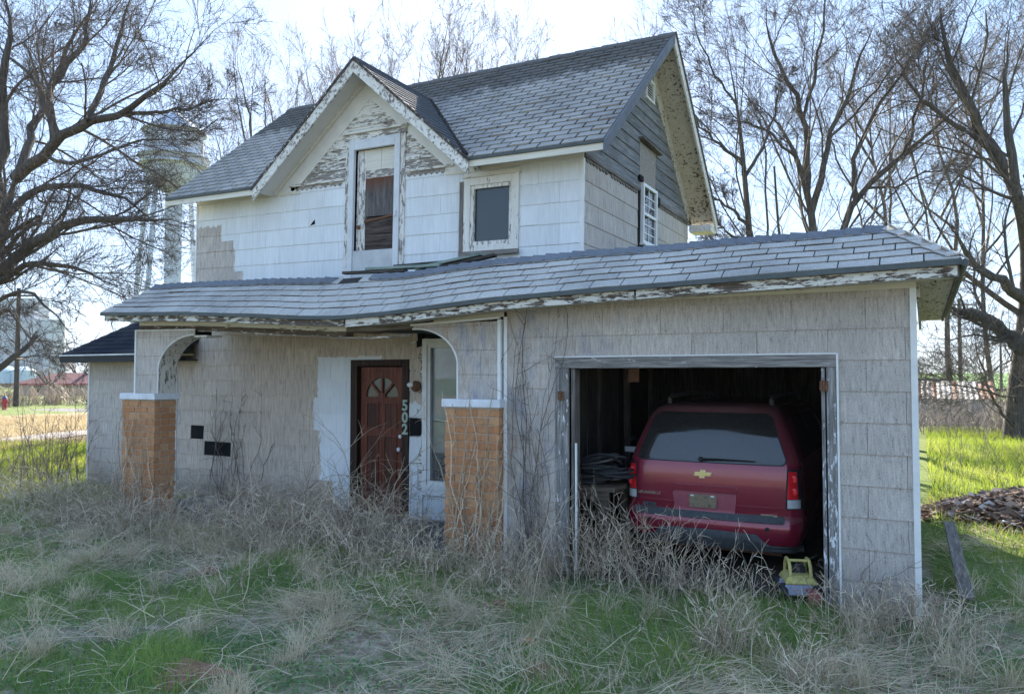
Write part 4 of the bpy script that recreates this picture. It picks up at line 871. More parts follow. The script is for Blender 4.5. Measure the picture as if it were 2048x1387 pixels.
for x in (-.56, .56):
    rl = MB().tube([(x, .62, 1.70), (x, .60, 1.775), (x, .70, 1.80), (x * .99, 1.6, 1.825), (x * .98, 2.6, 1.80), (x * .98, 2.75, 1.74)], .024, 8).build('roof_rail', RAILM, van, True)
# side glass (right and left), door seams, wheels, mirror
for sg in (1, -1):
    for y0_, y1_ in ((.62, 1.55), (1.64, 2.62)):
        m = MB(); n = 8
        for i in range(n + 1):
            z = lerp(1.17, 1.60, i / n); w_ = prof(z)[1] + .004; s0_ = y0_ + (.22 * i / n if y0_ < 1 else 0)
            for y in (s0_, (s0_ + y1_) / 2, y1_): m.v.append((sg * w_, y, z))
        for i in range(n):
            for j in range(2): m.f.append((i * 3 + j, i * 3 + j + 1, i * 3 + j + 4, i * 3 + j + 3))
        m.build('side_window', VGL, van)
    MB().tube([(sg * .925, 1.0, .62), (sg * .918, 2.6, .72)], .012, 5).build('slide_track', BLK, van)
    for yy in (1.02, 3.95):
        wl = MB().lathe([(.20, -.11), (.30, -.11), (.335, -.08), (.335, .08), (.30, .11), (.20, .11)], (sg * .81, yy, .335), 28, 'x').build('wheel', RUB, van, True)
        MB().lathe([(.21, 0), (.20, sg * .10), (.06, sg * .085), (.05, sg * .105), (.0, sg * .105)], (sg * .81, yy, .335), 20, 'x').build('rim', METALW, wl, True)
    MB().lathe([(.06, -.02), (.10, 0), (.09, .07), (.03, .09)], (sg * 1.02, 3.35, 1.12), 10, 'y').build('mirror', BLK, van, True)
MB().box(-.7, .7, .25, 4.4, .2, .28).build('underbody', IRON, van)
MB().tube([(.45, .12, .25), (.45, .6, .25)], .03, 8).build('exhaust_pipe', IRON, van)
XF[0] = Matrix.Identity(4)
# ---------------- things in the garage ----------------
OLDW = wood('bench_wood', (.13, .10, .075), (.24, .19, .145), 'x'); OLDWZ = wood('bench_leg', (.12, .10, .08), (.23, .19, .15), 'z')
wbn = thing('workbench', (-3.3, 8.1, 0), 'old wooden workbench left of the maroon minivan', 'workbench')
for k in range(4): box('top_plank', OLDW, wbn, -3.93, -2.93, 7.72 + k * .19, 7.90 + k * .19, .80, .845)
for x in (-3.88, -3.12):
    for y in (7.76, 8.42): box('leg', OLDWZ, wbn, x, x + .09, y, y + .09, 0.01, .80)
box('apron', OLDW, wbn, -3.9, -3.0, 7.74, 7.76, .70, .798); box('lower_shelf', OLDW, wbn, -3.9, -3.0, 7.8, 8.4, .28, .31); box('back_board', OLDW, wbn, -3.94, -3.9, 7.75, 8.45, .85, 1.05)
CABLE = solid('cable', (.035, .035, .038), .6, .3); CABL2 = solid('cable_grey', (.16, .16, .155), .6, .3)
rnd = random.Random(3)
for q in range(5):
    c = Vector((-3.35 + .12 * (q % 3), 8.0 + .10 * (q % 2), .87 + .035 * q)); pts = []
    for i in range(60):
        a = i * .42; r_ = .22 + .05 * math.sin(i * .7 + q); pts.append((c.x + r_ * 1.25 * math.cos(a + q), c.y + r_ * .8 * math.sin(a + q), c.z + .012 * math.sin(i * .9 + q) + .0012 * i + (.12 * max(0, math.sin(a * .5 + q)) ** 4 if q > 2 else 0)))
    o = MB().tube(pts, .011 if q % 2 else .014, 6).build('cable_coil', CABL2 if q in (1, 3) else CABLE, None, True)
    tag(o, ['thick black cable coil at the bottom of the bench heap', 'thin grey cable coil lying low on the workbench', 'thick black cable coil in the middle of the bench heap', 'grey looping cable near the top of the bench heap', 'black cable arching highest over the workbench'][q], 'cable', 'cables heaped on the workbench')
jk = thing('floor_jack', (-3.1, 8.75, 0), 'dark metal stand with upright posts behind the workbench', 'stand')
MB().tube([(-3.15, 8.75, 0), (-3.13, 8.75, 1.25), (-3.05, 8.7, 1.32)], .025, 8).build('post', BLK, jk); MB().tube([(-2.98, 8.78, 0), (-3.0, 8.78, 1.1)], .02, 8).build('post', BLK, jk); box('cross_plate', METALW, jk, -3.17, -2.96, 8.72, 8.75, 1.14, 1.2); box('base_plate', BLK, jk, -3.25, -2.9, 8.6, 8.9, .01, .05)
# toy truck
YEL = solid('faded_yellow', (.50, .43, .15), .7, .3, var=.3, sc=30); LIL = solid('faded_lilac', (.30, .31, .40), .7, .3, var=.25, sc=25); DUSTY = solid('toy_black', (.03, .03, .032), .7, .3)
toy = thing('toy_truck', (-1.03, 7.42, .01), 'faded yellow and lilac plastic toy truck in the garage doorway', 'toy truck', rz=R(20))
XF[0] = Matrix.Translation((-1.03, 7.42, .01)) @ Matrix.Rotation(R(20), 4, 'Z')
MB().prism([(-.17, -.12, .06), (.17, -.12, .06), (.15, -.10, .155), (-.14, -.10, .155)], (0, .36, 0)).build('chassis', LIL, toy, bevel=.012)
m = MB(); lo_ = [(-.145, -.11, .157), (.155, -.11, .157), (.155, .25, .157), (-.145, .25, .157)]; hi_ = [(-.10, -.05, .225), (.11, -.05, .225), (.11, .20, .225), (-.10, .20, .225)]
m.add(lo_ + hi_, [(3, 2, 1, 0), (4, 5, 6, 7), (0, 1, 5, 4), (1, 2, 6, 5), (2, 3, 7, 6), (3, 0, 4, 7)]); m.build('hood', YEL, toy, bevel=.015)
for x in (-.085, .095): MB().tube([(x, -.05, .215), (x, -.02, .30), (x, .03, .345), (x, .13, .345), (x, .18, .30), (x, .20, .215)], .016, 8).build('roll_bar', YEL, toy, True)
MB().tube([(-.085, .03, .345), (.095, .03, .345)], .013, 8).build('roll_bar', YEL, toy); MB().box(-.06, .07, .06, .14, .22, .29).build('seat_block', DUSTY, toy, bevel=.01)
for x, y in ((-.15, -.05), (.16, -.05), (-.15, .2), (.16, .2)):
    wl = MB().lathe([(.03, -.03), (.07, -.03), (.078, -.018), (.078, .018), (.07, .03), (.03, .03)], (x, y, .078), 18, 'x').build('wheel', DUSTY, toy, True); MB().lathe([(.035, 0), (.03, .034 if x > 0 else -.034), (.0, .036 if x > 0 else -.036)], (x, y, .078), 12, 'x').build('hub', YEL, toy, True)
XF[0] = Matrix.Identity(4)
PINKR = solid('faded_red', (.33, .11, .09), .75, .3, var=.3, sc=25)
gcn = thing('plastic_can', (-.88, 7.28, 0), 'faded red plastic can beside the toy truck at the right jamb', 'can')
MB().lathe([(.05, .01), (.065, .015), (.068, .10), (.055, .13), (.03, .14), (.025, .165)], (-.87, 7.26, 0), 16).build('body', PINKR, gcn, True); MB().lathe([(.028, .165), (.028, .185), (.01, .19)], (-.87, 7.26, 0), 12).build('cap', DUSTY, gcn, True); MB().tube([(-.93, 7.26, .10), (-.95, 7.26, .15), (-.90, 7.26, .155)], .012, 6).build('handle', PINKR, gcn, True)
# ---------------- ground and background ----------------
_yaw = R(28.4); _p = math.atan(57 / 1520)
_fw = Vector((-math.sin(_yaw) * math.cos(_p), math.cos(_yaw) * math.cos(_p), math.sin(_p))); _rt = Vector((math.cos(_yaw), math.sin(_yaw), 0)); _up = _rt.cross(_fw)
def ray(x, y): return _fw + _rt * ((x - 1024) / 1520) - _up * ((y - 693.5) / 1520)
def at(x, y, d): return Vector((0, 0, H)) + ray(x, y) * d        # survey helper: bearing and distance from the street to a world point
def on_y(x, y, Y): r_ = ray(x, y); return Vector((0, 0, H)) + r_ * (Y / r_.y)
def on_g(x, y): r_ = ray(x, y); return Vector((0, 0, H)) + r_ * (-H / r_.z)
_grids = {}
def vnoise(x, y, sc, seed):
    if seed not in _grids: _grids[seed] = np.random.default_rng(seed).random((256, 256))
    g_ = _grids[seed]; x = np.asarray(x) / sc; y = np.asarray(y) / sc; xi = np.floor(x).astype(int); yi = np.floor(y).astype(int); fx = x - xi; fy = y - yi
    fx = fx * fx * (3 - 2 * fx); fy = fy * fy * (3 - 2 * fy); a = g_[xi % 256, yi % 256]; b = g_[(xi + 1) % 256, yi % 256]; c = g_[xi % 256, (yi + 1) % 256]; d = g_[(xi + 1) % 256, (yi + 1) % 256]
    return (a * (1 - fx) + b * fx) * (1 - fy) + (c * (1 - fx) + d * fx) * fy
def gz(x, y):
    x = np.asarray(x, float); y = np.asarray(y, float)
    m_ = np.clip((7.0 - y) / 1.5, 0, 1) + np.clip((x - .2) / 1.0, 0, 1) + np.clip((-14 - x) / 2, 0, 1); m_ = np.clip(m_, 0, 1)
    return (vnoise(x, y, 1.6, 11) - .5) * .16 * m_ + (vnoise(x, y, .45, 12) - .5) * .06 * m_
gx = np.concatenate([[-800, -500, -350, -200, -120, -80, -60, -45], np.arange(-36, 12, .3), [16, 24, 40, 80, 160, 400, 800]])
gy = np.concatenate([[-400, -250, -120, -60, -30, -15, -8], np.arange(-4, 34, .3), [38, 46, 60, 90, 150, 300, 800]])
GX, GYY = np.meshgrid(gx, gy, indexing='ij'); GZ = gz(GX, GYY); nX, nY = GX.shape
idx = np.arange(nX * nY).reshape(nX, nY); Fg = np.stack([idx[:-1, :-1], idx[1:, :-1], idx[1:, 1:], idx[:-1, 1:]], -1).reshape(-1, 4)
g = G('ground_soil'); x, y, z = g.xyz(); n1 = g.noise(g.pos(), .9, 6, .65); n2 = g.noise(g.pos(), 6., 5, .7); n3 = g.noise(g.pos(), .05, 4, .6); n4 = g.noise(g.pos(), 45., 3, .7)
near = g.mix(g.ramp(n2, (.4, 0.), (.6, 1.)), (.19, .14, .095), (.42, .35, .26)); near = g.mix(g.ramp(n1, (.46, 0.), (.58, .85)), near, (.10, .15, .055))
green = g.mix(g.ramp(n2, (.35, 0.), (.65, 1.)), (.085, .135, .022), (.17, .19, .055)); gold = g.mix(g.ramp(n2, (.35, 0.), (.65, 1.)), (.24, .185, .10), (.38, .31, .19))
xw = g.ma('ADD', x, g.ma('MULTIPLY', g.ma('SUBTRACT', n1, .5), 4.))
c = g.mix(g.ramp(g.ma('DIVIDE', y, 20.), (.43, 0.), (.52, 1.)), near, green)
c = g.mix(g.ramp(g.ma('DIVIDE', xw, -100.), (.125, 0.), (.15, 1.)), c, green)
c = g.mix(g.ramp(g.ma('DIVIDE', xw, -100.), (.205, 0.), (.245, 1.), (.405, 1.), (.41, 0.)), c, gold)
c = g.mix(g.ramp(g.ma('MULTIPLY', g.ma('ADD', y, 40.), -.02), (.0, 0.), (.6, .0)), c, gold)
c = g.mix(1., c, g.ramp(n4, (.3, (.7, .7, .7)), (.65, (1.15, 1.15, 1.15))), 'MULTIPLY'); g.bump(n4, .6, .03)
tag(link('ground', fast_mesh('ground', np.stack([GX, GYY, GZ], -1).reshape(-1, 3), Fg, g.end(c, .95, .1))), kind='structure')
def sheet(name, mat, x0, x1, y0, y1, z, n=30):
    m = MB()
    for i in range(n):
        a, b = lerp(y0, y1, i / n), lerp(y0, y1, (i + 1) / n); w0, w1 = .3 * math.sin(a * .7), .3 * math.sin(b * .7); m.add([(x0 + w0, a, z), (x1 + w0 * .6, a, z), (x1 + w1 * .6, b, z), (x0 + w1, b, z)], [(0, 1, 2, 3)])
    return tag(m.build(name, mat), kind='structure')
yy = np.linspace(2, 32, 70); PX = np.linspace(-26.7, -24.9, 7)[:, None] + .25 * np.sin(yy * .7)[None]; PY = np.repeat(yy[None], 7, 0); PZ = gz(PX, PY) + .03; ii = np.arange(7 * 70).reshape(7, 70)
tag(link('gravel_path', fast_mesh('gravel_path', np.stack([PX, PY, PZ], -1).reshape(-1, 3), np.stack([ii[:-1, :-1], ii[1:, :-1], ii[1:, 1:], ii[:-1, 1:]], -1).reshape(-1, 4), solid('gravel', (.27, .235, .21), .95, .1, var=.35, sc=9))), kind='structure')
sheet('road', solid('asphalt', (.11, .10, .105), .9, .2, var=.3, sc=8), -47, -42.2, -120, 260, .012, 40)
# far field on the right
FIELD = solid('far_field', (.10, .19, .035), .95, .1, var=.3, sc=.02); m = MB(); A = at(1700, 750, 160); m.add([(-12, 120, .3), (60, 120, .3), (120, 420, 3.2), (-40, 420, 3.2)], [(0, 1, 2, 3)]); tag(m.build('far_field', FIELD), kind='structure')
# --- water tower ---
STL = solid('tower_steel', (.46, .50, .57), .6, .3, var=.15, sc=1.); wt_c = on_g(345, 752); d_ = 92; c0 = at(345, 560, d_); cx_, cy_ = c0.x, c0.y
def zpx(y): return at(345, y, d_).z
wt = thing('water_tower', (cx_, cy_, 0), 'pale steel water tower rising behind the big bare tree', 'water tower'); rr = 3.35
z_top, z_eave, z_bal, z_bot = zpx(218), zpx(262), zpx(332), zpx(388)
MB().lathe([(rr, z_bal), (rr, z_eave)], (cx_, cy_, 0), 36).build('tank', STL, wt, True); MB().lathe([(rr + .35, z_eave - .15), (rr + .35, z_eave), (rr * .5, lerp(z_eave, z_top, .55)), (.1, z_top)], (cx_, cy_, 0), 36).build('tank_roof', STL, wt, True)
MB().lathe([(.5, z_bot)] + [(rr * math.sin(t), z_bal - (z_bal - z_bot) * math.cos(t)) for t in np.linspace(.2, math.pi / 2, 8)], (cx_, cy_, 0), 36).build('tank_bowl', STL, wt, True)
MB().lathe([(rr, z_bal - .12), (rr + .75, z_bal - .12), (rr + .75, z_bal), (rr, z_bal)], (cx_, cy_, 0), 36).build('balcony', STL, wt); MB().lathe([(rr + .74, z_bal + .95), (rr + .78, z_bal + .95), (rr + .78, z_bal + 1.0), (rr + .74, z_bal + 1.0)], (cx_, cy_, 0), 36).build('rail', STL, wt)
MB().tube([(cx_, cy_, 0), (cx_, cy_, z_bot + .1)], .95, 16).build('riser', STL, wt, True)
legs = []
for a in (R(20), R(110), R(200), R(290)):
    t_, b_ = Vector((cx_ + rr * math.cos(a), cy_ + rr * math.sin(a), z_bal)), Vector((cx_ + (rr + 2.6) * math.cos(a), cy_ + (rr + 2.6) * math.sin(a), 0)); legs.append((t_, b_)); MB().tube([b_, t_], .28, 8).build('leg', STL, wt, True)
for f_ in (.33, .66):
    for i in range(4): MB().tube([legs[i][1].lerp(legs[i][0], f_), legs[(i + 1) % 4][1].lerp(legs[(i + 1) % 4][0], f_)], .09, 5).build('strut', STL, wt)
for i in range(4):
    for f0, f1 in ((0, .33), (.33, .66), (.66, 1)): MB().tube([legs[i][1].lerp(legs[i][0], f0), legs[(i + 1) % 4][1].lerp(legs[(i + 1) % 4][0], f1)], .04, 4).build('brace', STL, wt)
# --- grain elevator ---
CON = solid('elevator_concrete', (.50, .50, .52), .9, .1, var=.15, sc=.15); d_ = 190; ge = at(20, 752, d_); ev = thing('grain_elevator', (ge.x, ge.y, 0), 'tall pale concrete grain elevator at the far left', 'grain elevator')
side = _rt; h1 = at(20, 640, d_).z; h2 = at(20, 588, d_).z
for k in range(-3, 3): q = ge + side * (k * 5.0 + .5); MB().lathe([(2.7, 0), (2.7, h1)], (q.x, q.y, 0), 24).build('silo', CON, ev, True)
q0 = ge + side * -13 + _fw * 2.5; q1 = ge + side * 9 + _fw * 2.5
MB().bar((q0.x, q0.y, (h1 + h2) / 2 - 2), (q1.x - side.x * 3, q1.y - side.y * 3, (h1 + h2) / 2 - 2), 6, h2 - h1 + 2).build('headhouse', CON, ev)
for k in range(5): q = ge + side * (-7 + k * 2.6) - _fw * .55; MB().bar((q.x, q.y, h1 + 1.5), (q.x + side.x * 1.2, q.y + side.y * 1.2, h1 + 1.5), .2, 1.6).build('window', GLS, ev)
BINM = solid('bin_steel', (.42, .52, .62), .4, .5, .3, var=.15, sc=2)
for k, xx in enumerate((15, 46)):
    b = at(xx, 752, 120); b.z = 0; t0, t1, t2 = at(xx, 747, 120).z, at(xx, 763, 120).z, at(xx, 785, 120).z
    bn = thing('hopper_bin', b, ['steel hopper bin left of the utility pole', 'steel hopper bin just right of the utility pole'][k], 'grain bin', 'hopper bins by the elevator')
    MB().lathe([(1.75, t1 - .2), (1.75, t0 + .5), (.3, t0 + 1.2)], (b.x, b.y, 0), 20).build('bin_shell', BINM, bn, True); MB().lathe([(.3, max(.1, t1 - 1.7)), (1.7, t1 - .2)], (b.x, b.y, 0), 20).build('hopper_cone', solid('bin_tan%d' % k, (.45, .36, .26), .6, .3), bn, True)
    for a in (0, 1.57, 3.14, 4.71): MB().tube([(b.x + 1.6 * math.cos(a), b.y + 1.6 * math.sin(a), 0), (b.x + 1.6 * math.cos(a), b.y + 1.6 * math.sin(a), t1)], .08, 5).build('leg', BINM, bn)
# --- red roofed building ---
b = at(150, 752, 82); b.z = 0; rb = thing('red_roofed_building', b, 'low building with a dull red hip roof beyond the road', 'building'); u, v = _rt, Vector((_fw.x, _fw.y, 0)).normalized()
def L(a, c_, z_): return b + u * a + v * c_ + Vector((0, 0, z_))
RED = solid('red_roof', (.20, .075, .07), .8, .2); zt, ze = at(150, 754, 82).z, at(150, 773, 82).z
zr = 2.05 + (750 - 752) / 1520 * 82 + .35
m = MB(); P = [L(-5, -3, 1.2), L(9, -3, 1.2), L(9, 3, 1.2), L(-5, 3, 1.2), L(-2, 0, 2.35), L(7, 0, 2.35)]; m.add(P, [(0, 1, 5, 4), (1, 2, 5), (2, 3, 4, 5), (3, 0, 4), (0, 3, 2, 1)]); m.build('roof', RED, rb)
m = MB(); P = [L(-4.4, -2.4, 0), L(8.4, -2.4, 0), L(8.4, 2.4, 0), L(-4.4, 2.4, 0)]; m.prism(P, (0, 0, 1.2)); m.build('wall', solid('pale_wall', (.40, .36, .33), .9, .1), rb)
m = MB(); P = [L(-5, -3.02, 1.05), L(9, -3.02, 1.05), L(9, -3.02, 1.22), L(-5, -3.02, 1.22)]; m.prism(P, v * .06); m.build('fascia', solid('red_fascia', (.30, .03, .05), .6, .3), rb)
for k in range(4): m = MB(); q = L(-3 + k * 3, -2.42, .3); m.prism([q, q + u * .9, q + u * .9 + Vector((0, 0, .7)), q + Vector((0, 0, .7))], v * .03); m.build('window', GLS, rb)
# --- utility poles and wires ---
PW = wood('pole_wood', (.07, .055, .045), (.15, .12, .10), 'z')
def pole(x, yb, yt, d, lab, arm=True):
    b = at(x, yb, d); b.z = 0; t = at(x, yt, d).z; o = thing('utility_pole', b, lab, 'utility pole', 'utility poles'); MB().tube([b, (b.x, b.y, t)], [.17, .12], 10).build('pole', PW, o, True)
    if arm: a = _rt * 1.1; MB().bar((b.x - a.x, b.y - a.y, t - .5), (b.x + a.x, b.y + a.y, t - .5), .1, .12).build('crossarm', PW, o)
    for k in (-1, -.3, .4, 1): 
        if arm: q = b + _rt * k; MB().lathe([(.04, t - .44), (.05, t - .36), (.03, t - .28)], (q.x, q.y, 0), 8).build('insulator', CLR, o, True)
    return b, t
pa = pole(32, 812, 575, 50, 'dark wooden utility pole in front of the grain elevator'); pb = pole(1922, 790, 596, 62, 'utility pole right of the garage, nearer of two'); pc_ = pole(2003, 775, 668, 95, 'farther utility pole near the right edge', True)
# --- fire hydrant ---
hb = on_g(9, 820); hb = Vector((hb.x, hb.y, 0)); HR = solid('hydrant_red', (.42, .03, .04), .5, .4); HBL = solid('hydrant_blue', (.06, .09, .2), .5, .4)
fh = thing('fire_hydrant', hb, 'red fire hydrant with a blue top at the far left', 'fire hydrant'); MB().lathe([(.17, 0), (.17, .05), (.12, .06), (.12, .58), (.16, .60), (.16, .66), (.10, .68)], (hb.x, hb.y, 0), 16).build('barrel', HR, fh, True); MB().lathe([(.13, .68), (.11, .76), (.05, .82), (.03, .88)], (hb.x, hb.y, 0), 16).build('bonnet', HBL, fh, True)
MB().tube([hb + _rt * -.2 + Vector((0, 0, .48)), hb + _rt * .2 + Vector((0, 0, .48))], .06, 10).build('nozzle', HR, fh)
# --- low shed, block hut on the right ---
GRW = solid('grey_wall', (.33, .34, .36), .9, .1, var=.2, sc=3); sy = 37.
sh = thing('low_shed', (1., sy, 0), 'low grey shed with a rust striped corrugated roof behind the brush', 'shed'); MB().box(-6, 2.45, sy, sy + 5, 0, 1.08).build('wall', GRW, sh)
CW, CR_ = solid('roof_white', (.36, .33, .30), .7, .3, .0), solid('roof_rust', (.24, .12, .07), .8, .2)
rk = random.Random(5)
for k in range(44): a = -6.1 + k * .2; MB().prism([(a, sy - .15, 1.06), (a + .1, sy - .15, 1.10), (a + .2, sy - .15, 1.06), (a + .2, sy + 2.5, 1.78), (a + .1, sy + 2.5, 1.82), (a, sy + 2.5, 1.78)], (0, 0, -.01)).build('roof_sheet', CR_ if rk.random() < .38 else CW, sh)
MB().box(2.6, 2.85, sy - .3, sy, 0, 1.0).build('red_post', solid('post_red', (.22, .08, .07), .8, .2), sh); MB().prism([(2.9, sy - .2, .35), (3.9, sy - .2, .2), (3.9, sy - .2, .75), (3.4, sy - .2, 1.0), (2.9, sy - .2, 1.0)], (0, .1, 0)).build('yellow_sheet', solid('yellow_sheet', (.42, .36, .16), .8, .2), sh)
hut = thing('block_hut', (.6, 60, 0), 'small grey block hut behind the low shed', 'hut'); MB().box(-3, 1.55, 60, 63, 0, 1.78).build('wall', GRW, hut); MB().box(-3.1, 1.62, 59.9, 63.1, 1.78, 1.86).build('roof', solid('hut_roof', (.22, .21, .2), .9, .1), hut); MB().box(.2, .8, 59.97, 60, .7, 1.3).build('window', GLS, hut)
# --- plank, scraps, debris heap, boards on the porch roof ---
pk = MB().bar((.30, 7.75, .12), (.24, 10.5, .30), .115, .035).build('plank', WOODY, None, bevel=.004); tag(pk, 'weathered grey plank lying in the weeds beside the garage', 'plank')
dc = Vector((2.0, 12.9, 0)); rs_ = random.Random(9); V, Fq = [], []
m = MB(); n = 22
for i in range(n + 1):
    for j in range(n + 1): a, b = (i / n - .5) * 2, (j / n - .5) * 2; r_ = math.hypot(a, b); m.v.append((dc.x + a * 2.1, dc.y + b * 1.6, .52 * max(0, 1 - r_ ** 1.5) + .06 * rs_.random() - .05))
for i in range(n):
    for j in range(n): m.f.append((i * (n + 1) + j, (i + 1) * (n + 1) + j, (i + 1) * (n + 1) + j + 1, i * (n + 1) + j + 1))
for i in range(3600):
    a, r_ = rs_.random() * 6.28, math.sqrt(rs_.random()); x, y = r_ * math.cos(a), r_ * math.sin(a); z = .52 * max(0, 1 - r_ ** 1.5) + .02; c = Vector((dc.x + x * 2.15, dc.y + y * 1.65, z)); s_ = .018 + .055 * rs_.random() ** 2
    R3 = Matrix.Rotation(rs_.random() * 6.28, 3, 'Z') @ Matrix.Rotation(rs_.uniform(-.7, .7), 3, 'X') @ Matrix.Rotation(rs_.uniform(-.6, .6), 3, 'Y'); e = Vector((s_ * rs_.uniform(.8, 2), s_ * rs_.uniform(.5, 1), .008))
    o = [c + R3 @ Vector((e.x * i_, e.y * j_, e.z * k_)) for k_ in (-1, 1) for i_, j_ in ((-1, -1), (1, -1), (1, 1), (-1, 1))]; m.add(o, [(0, 3, 2, 1), (4, 5, 6, 7), (0, 1, 5, 4), (1, 2, 6, 5), (2, 3, 7, 6), (3, 0, 4, 7)])
g = G('debris'); c = g.ramp(g.rand(), (0., (.09, .058, .042)), (.45, (.19, .13, .095)), (.85, (.29, .215, .165)), (.96, (.40, .33, .28)), (1., (.6, .58, .56))); dh = m.build('debris_heap', g.end(c, .9, .15)); tag(dh, 'heap of broken shingles and wood scraps on the grass', 'debris heap', kind='stuff')
for k, (x, y, w_, l_, rz) in enumerate(((.28, 13.2, .14, .40, .2), (1.0, 11.9, .13, .2, 1.2), (1.22, 11.7, .09, .16, .5))):
    o = MB().box(-w_, w_, -l_ / 2, l_ / 2, 0, .02).build('board_scrap', WHITE, None, M=Matrix.Translation((x, y, .05 if k == 0 else .16 - .03 * k)) @ Matrix.Rotation(rz, 4, 'Z') @ Matrix.Rotation(.15, 4, 'X')); tag(o, ['flat white scrap lying between the garage and the debris heap', 'larger white scrap on the near slope of the debris heap', 'smaller white scrap at the foot of the debris heap'][k], 'scrap', 'white scraps by the heap')
GRB = wood('green_board', (.20, .27, .24), (.42, .48, .44), 'x'); GRBD = wood('dark_board', (.05, .045, .04), (.13, .115, .10), 'x')
for k, (x0, y0, x1, y1, Y_, mt, lab) in enumerate((
    (688, 553, 812, 546, 7.62, GRBD, 'dark thin board flat on the porch roof under the upper door'),
    (736, 546, 884, 536, 7.72, GRB, 'pale green board flat on the porch roof under the upper door'),
    (790, 540, 905, 528, 7.80, GRBD, 'dark board lying beside the upper door frame on the porch roof'),
    (835, 545, 966, 513, 7.78, GRB, 'greenish board tilted up towards the small upper window'),
    (872, 545, 991, 515, 7.66, GRBD, 'dark bar pointing highest to the right on the porch roof'),
    (880, 549, 985, 527, 7.60, WOODX, 'grey split board below the dark bar on the porch roof'))):
    a, b = on_y(x0, y0 - 7, Y_), on_y(x1, y1 - 5, Y_ + .06); o = MB().bar(a, b, .14 if k in (1, 3) else .09, .034).build('loose_board', mt, None, bevel=.003); tag(o, lab, 'board', 'boards lying on the porch roof')
bs = on_g(1057, 1291); o = MB().box(-.05, .05, -.03, .03, 0, .05).build('brick_scrap', BRICK, None, bevel=.008, M=Matrix.Translation((bs.x, bs.y, float(gz(bs.x, bs.y)) + .03)) @ Matrix.Rotation(.7, 4, 'Z')); tag(o, 'small orange brick scrap in the foreground grass', 'brick scrap')

SOIL = solid('red_soil', (.26, .145, .095), .95, .1, var=.45, sc=30)
for k, (x, y, r_) in enumerate(((385, 1372, .22), (1085, 1345, .17), (412, 1146, .15), (1000, 1215, .13))):
    c = on_g(x, y); m = MB(); n = 12
    for i in range(5):
        for j in range(n): a = 6.283 * j / n; q = r_ * (i / 4) * (1 + .25 * math.sin(a * 3 + k)); X_, Y_ = c.x + q * math.cos(a) * 1.3, c.y + q * math.sin(a); m.v.append((X_, Y_, float(gz(X_, Y_)) + .075 * (1 - (i / 4) ** 2) + .012 * random.random() - .01))
    for i in range(4):
        for j in range(n): m.f.append((i * n + j, i * n + (j + 1) % n, (i + 1) * n + (j + 1) % n, (i + 1) * n + j))
    tag(m.build('soil_patch', SOIL), kind='structure')
# ---------------- bare trees ----------------
def norm(v): return v / np.maximum(np.linalg.norm(v, axis=-1, keepdims=True), 1e-9)
def tubes(P, Rr, n, rng):
    N, K, _ = P.shape; T = norm(np.gradient(P, axis=1)); ref = norm(rng.normal(size=(N, 1, 3))) ; A = norm(ref - T * (ref * T).sum(-1, keepdims=True)); B = np.cross(T, A)
    a = np.arange(n) * 2 * np.pi / n; V = P[:, :, None] + Rr[:, :, None, None] * (A[:, :, None] * np.cos(a)[:, None] + B[:, :, None] * np.sin(a)[:, None])
    ix = np.arange(N * K * n).reshape(N, K, n); j = (np.arange(n) + 1) % n
    F = np.stack([ix[:, :-1], ix[:, :-1][:, :, j], ix[:, 1:][:, :, j], ix[:, 1:]], -1).reshape(-1, 4)
    return V.reshape(-1, 3), F
def joinm(parts):
    Vs, Fs, b = [], [], 0
    for V, F in parts: Vs.append(V); Fs.append(F + b); b += len(V)
    return np.concatenate(Vs), np.concatenate(Fs)
def sprout(P, Rr, nper, t0, t1, ang, L, K, up, wig, rr, rng, tip=.35, planar=None):
    N, K0, _ = P.shape; pi = np.repeat(np.arange(N), nper); M_ = len(pi); t = t0 + (t1 - t0) * ((np.tile(np.arange(nper), N) + rng.random(M_)) / nper)
    f = t * (K0 - 1); i = np.clip(f.astype(int), 0, K0 - 2); fr_ = (f - i)[:, None]; s = P[pi, i] * (1 - fr_) + P[pi, i + 1] * fr_; r0 = Rr[pi, i] * (1 - fr_[:, 0]) + Rr[pi, i + 1] * fr_[:, 0]
    T = norm(P[pi, i + 1] - P[pi, i]); A = norm(np.cross(T, rng.normal(size=(M_, 3)))); a = np.radians(rng.normal(ang[0], ang[1], M_))[:, None]; d = norm(np.cos(a) * T + np.sin(a) * A)
    pl = np.linalg.norm(P[:, -1] - P[:, 0], axis=-1)[pi]; ln = np.clip(L * pl * (1.15 - .6 * t) * rng.uniform(.55, 1.25, M_), .05, 7) if L < 5 else None
    Q = np.empty((M_, K, 3)); Q[:, 0] = s
    for k in range(1, K): Q[:, k] = Q[:, k - 1] + d * (ln / (K - 1))[:, None]; d = norm(d + np.array([0, 0, up / (K - 1)]) + rng.normal(size=(M_, 3)) * wig)
    r = np.clip(r0 * rr, .004, 9)[:, None] * np.linspace(1, tip, K)[None]
    return Q, r
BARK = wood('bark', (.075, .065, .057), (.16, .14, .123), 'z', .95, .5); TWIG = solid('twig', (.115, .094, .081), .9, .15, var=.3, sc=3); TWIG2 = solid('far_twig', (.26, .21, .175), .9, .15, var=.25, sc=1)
def resample(pts, K):
    P = np.array(pts, float); d = np.r_[0, np.cumsum(np.linalg.norm(np.diff(P, axis=0), axis=1))]; s = np.linspace(0, d[-1], K); Q = np.stack([np.interp(s, d, P[:, i]) for i in range(3)], -1)
    for _ in range(2): Q[1:-1] = .25 * Q[:-2] + .5 * Q[1:-1] + .25 * Q[2:]
    return Q
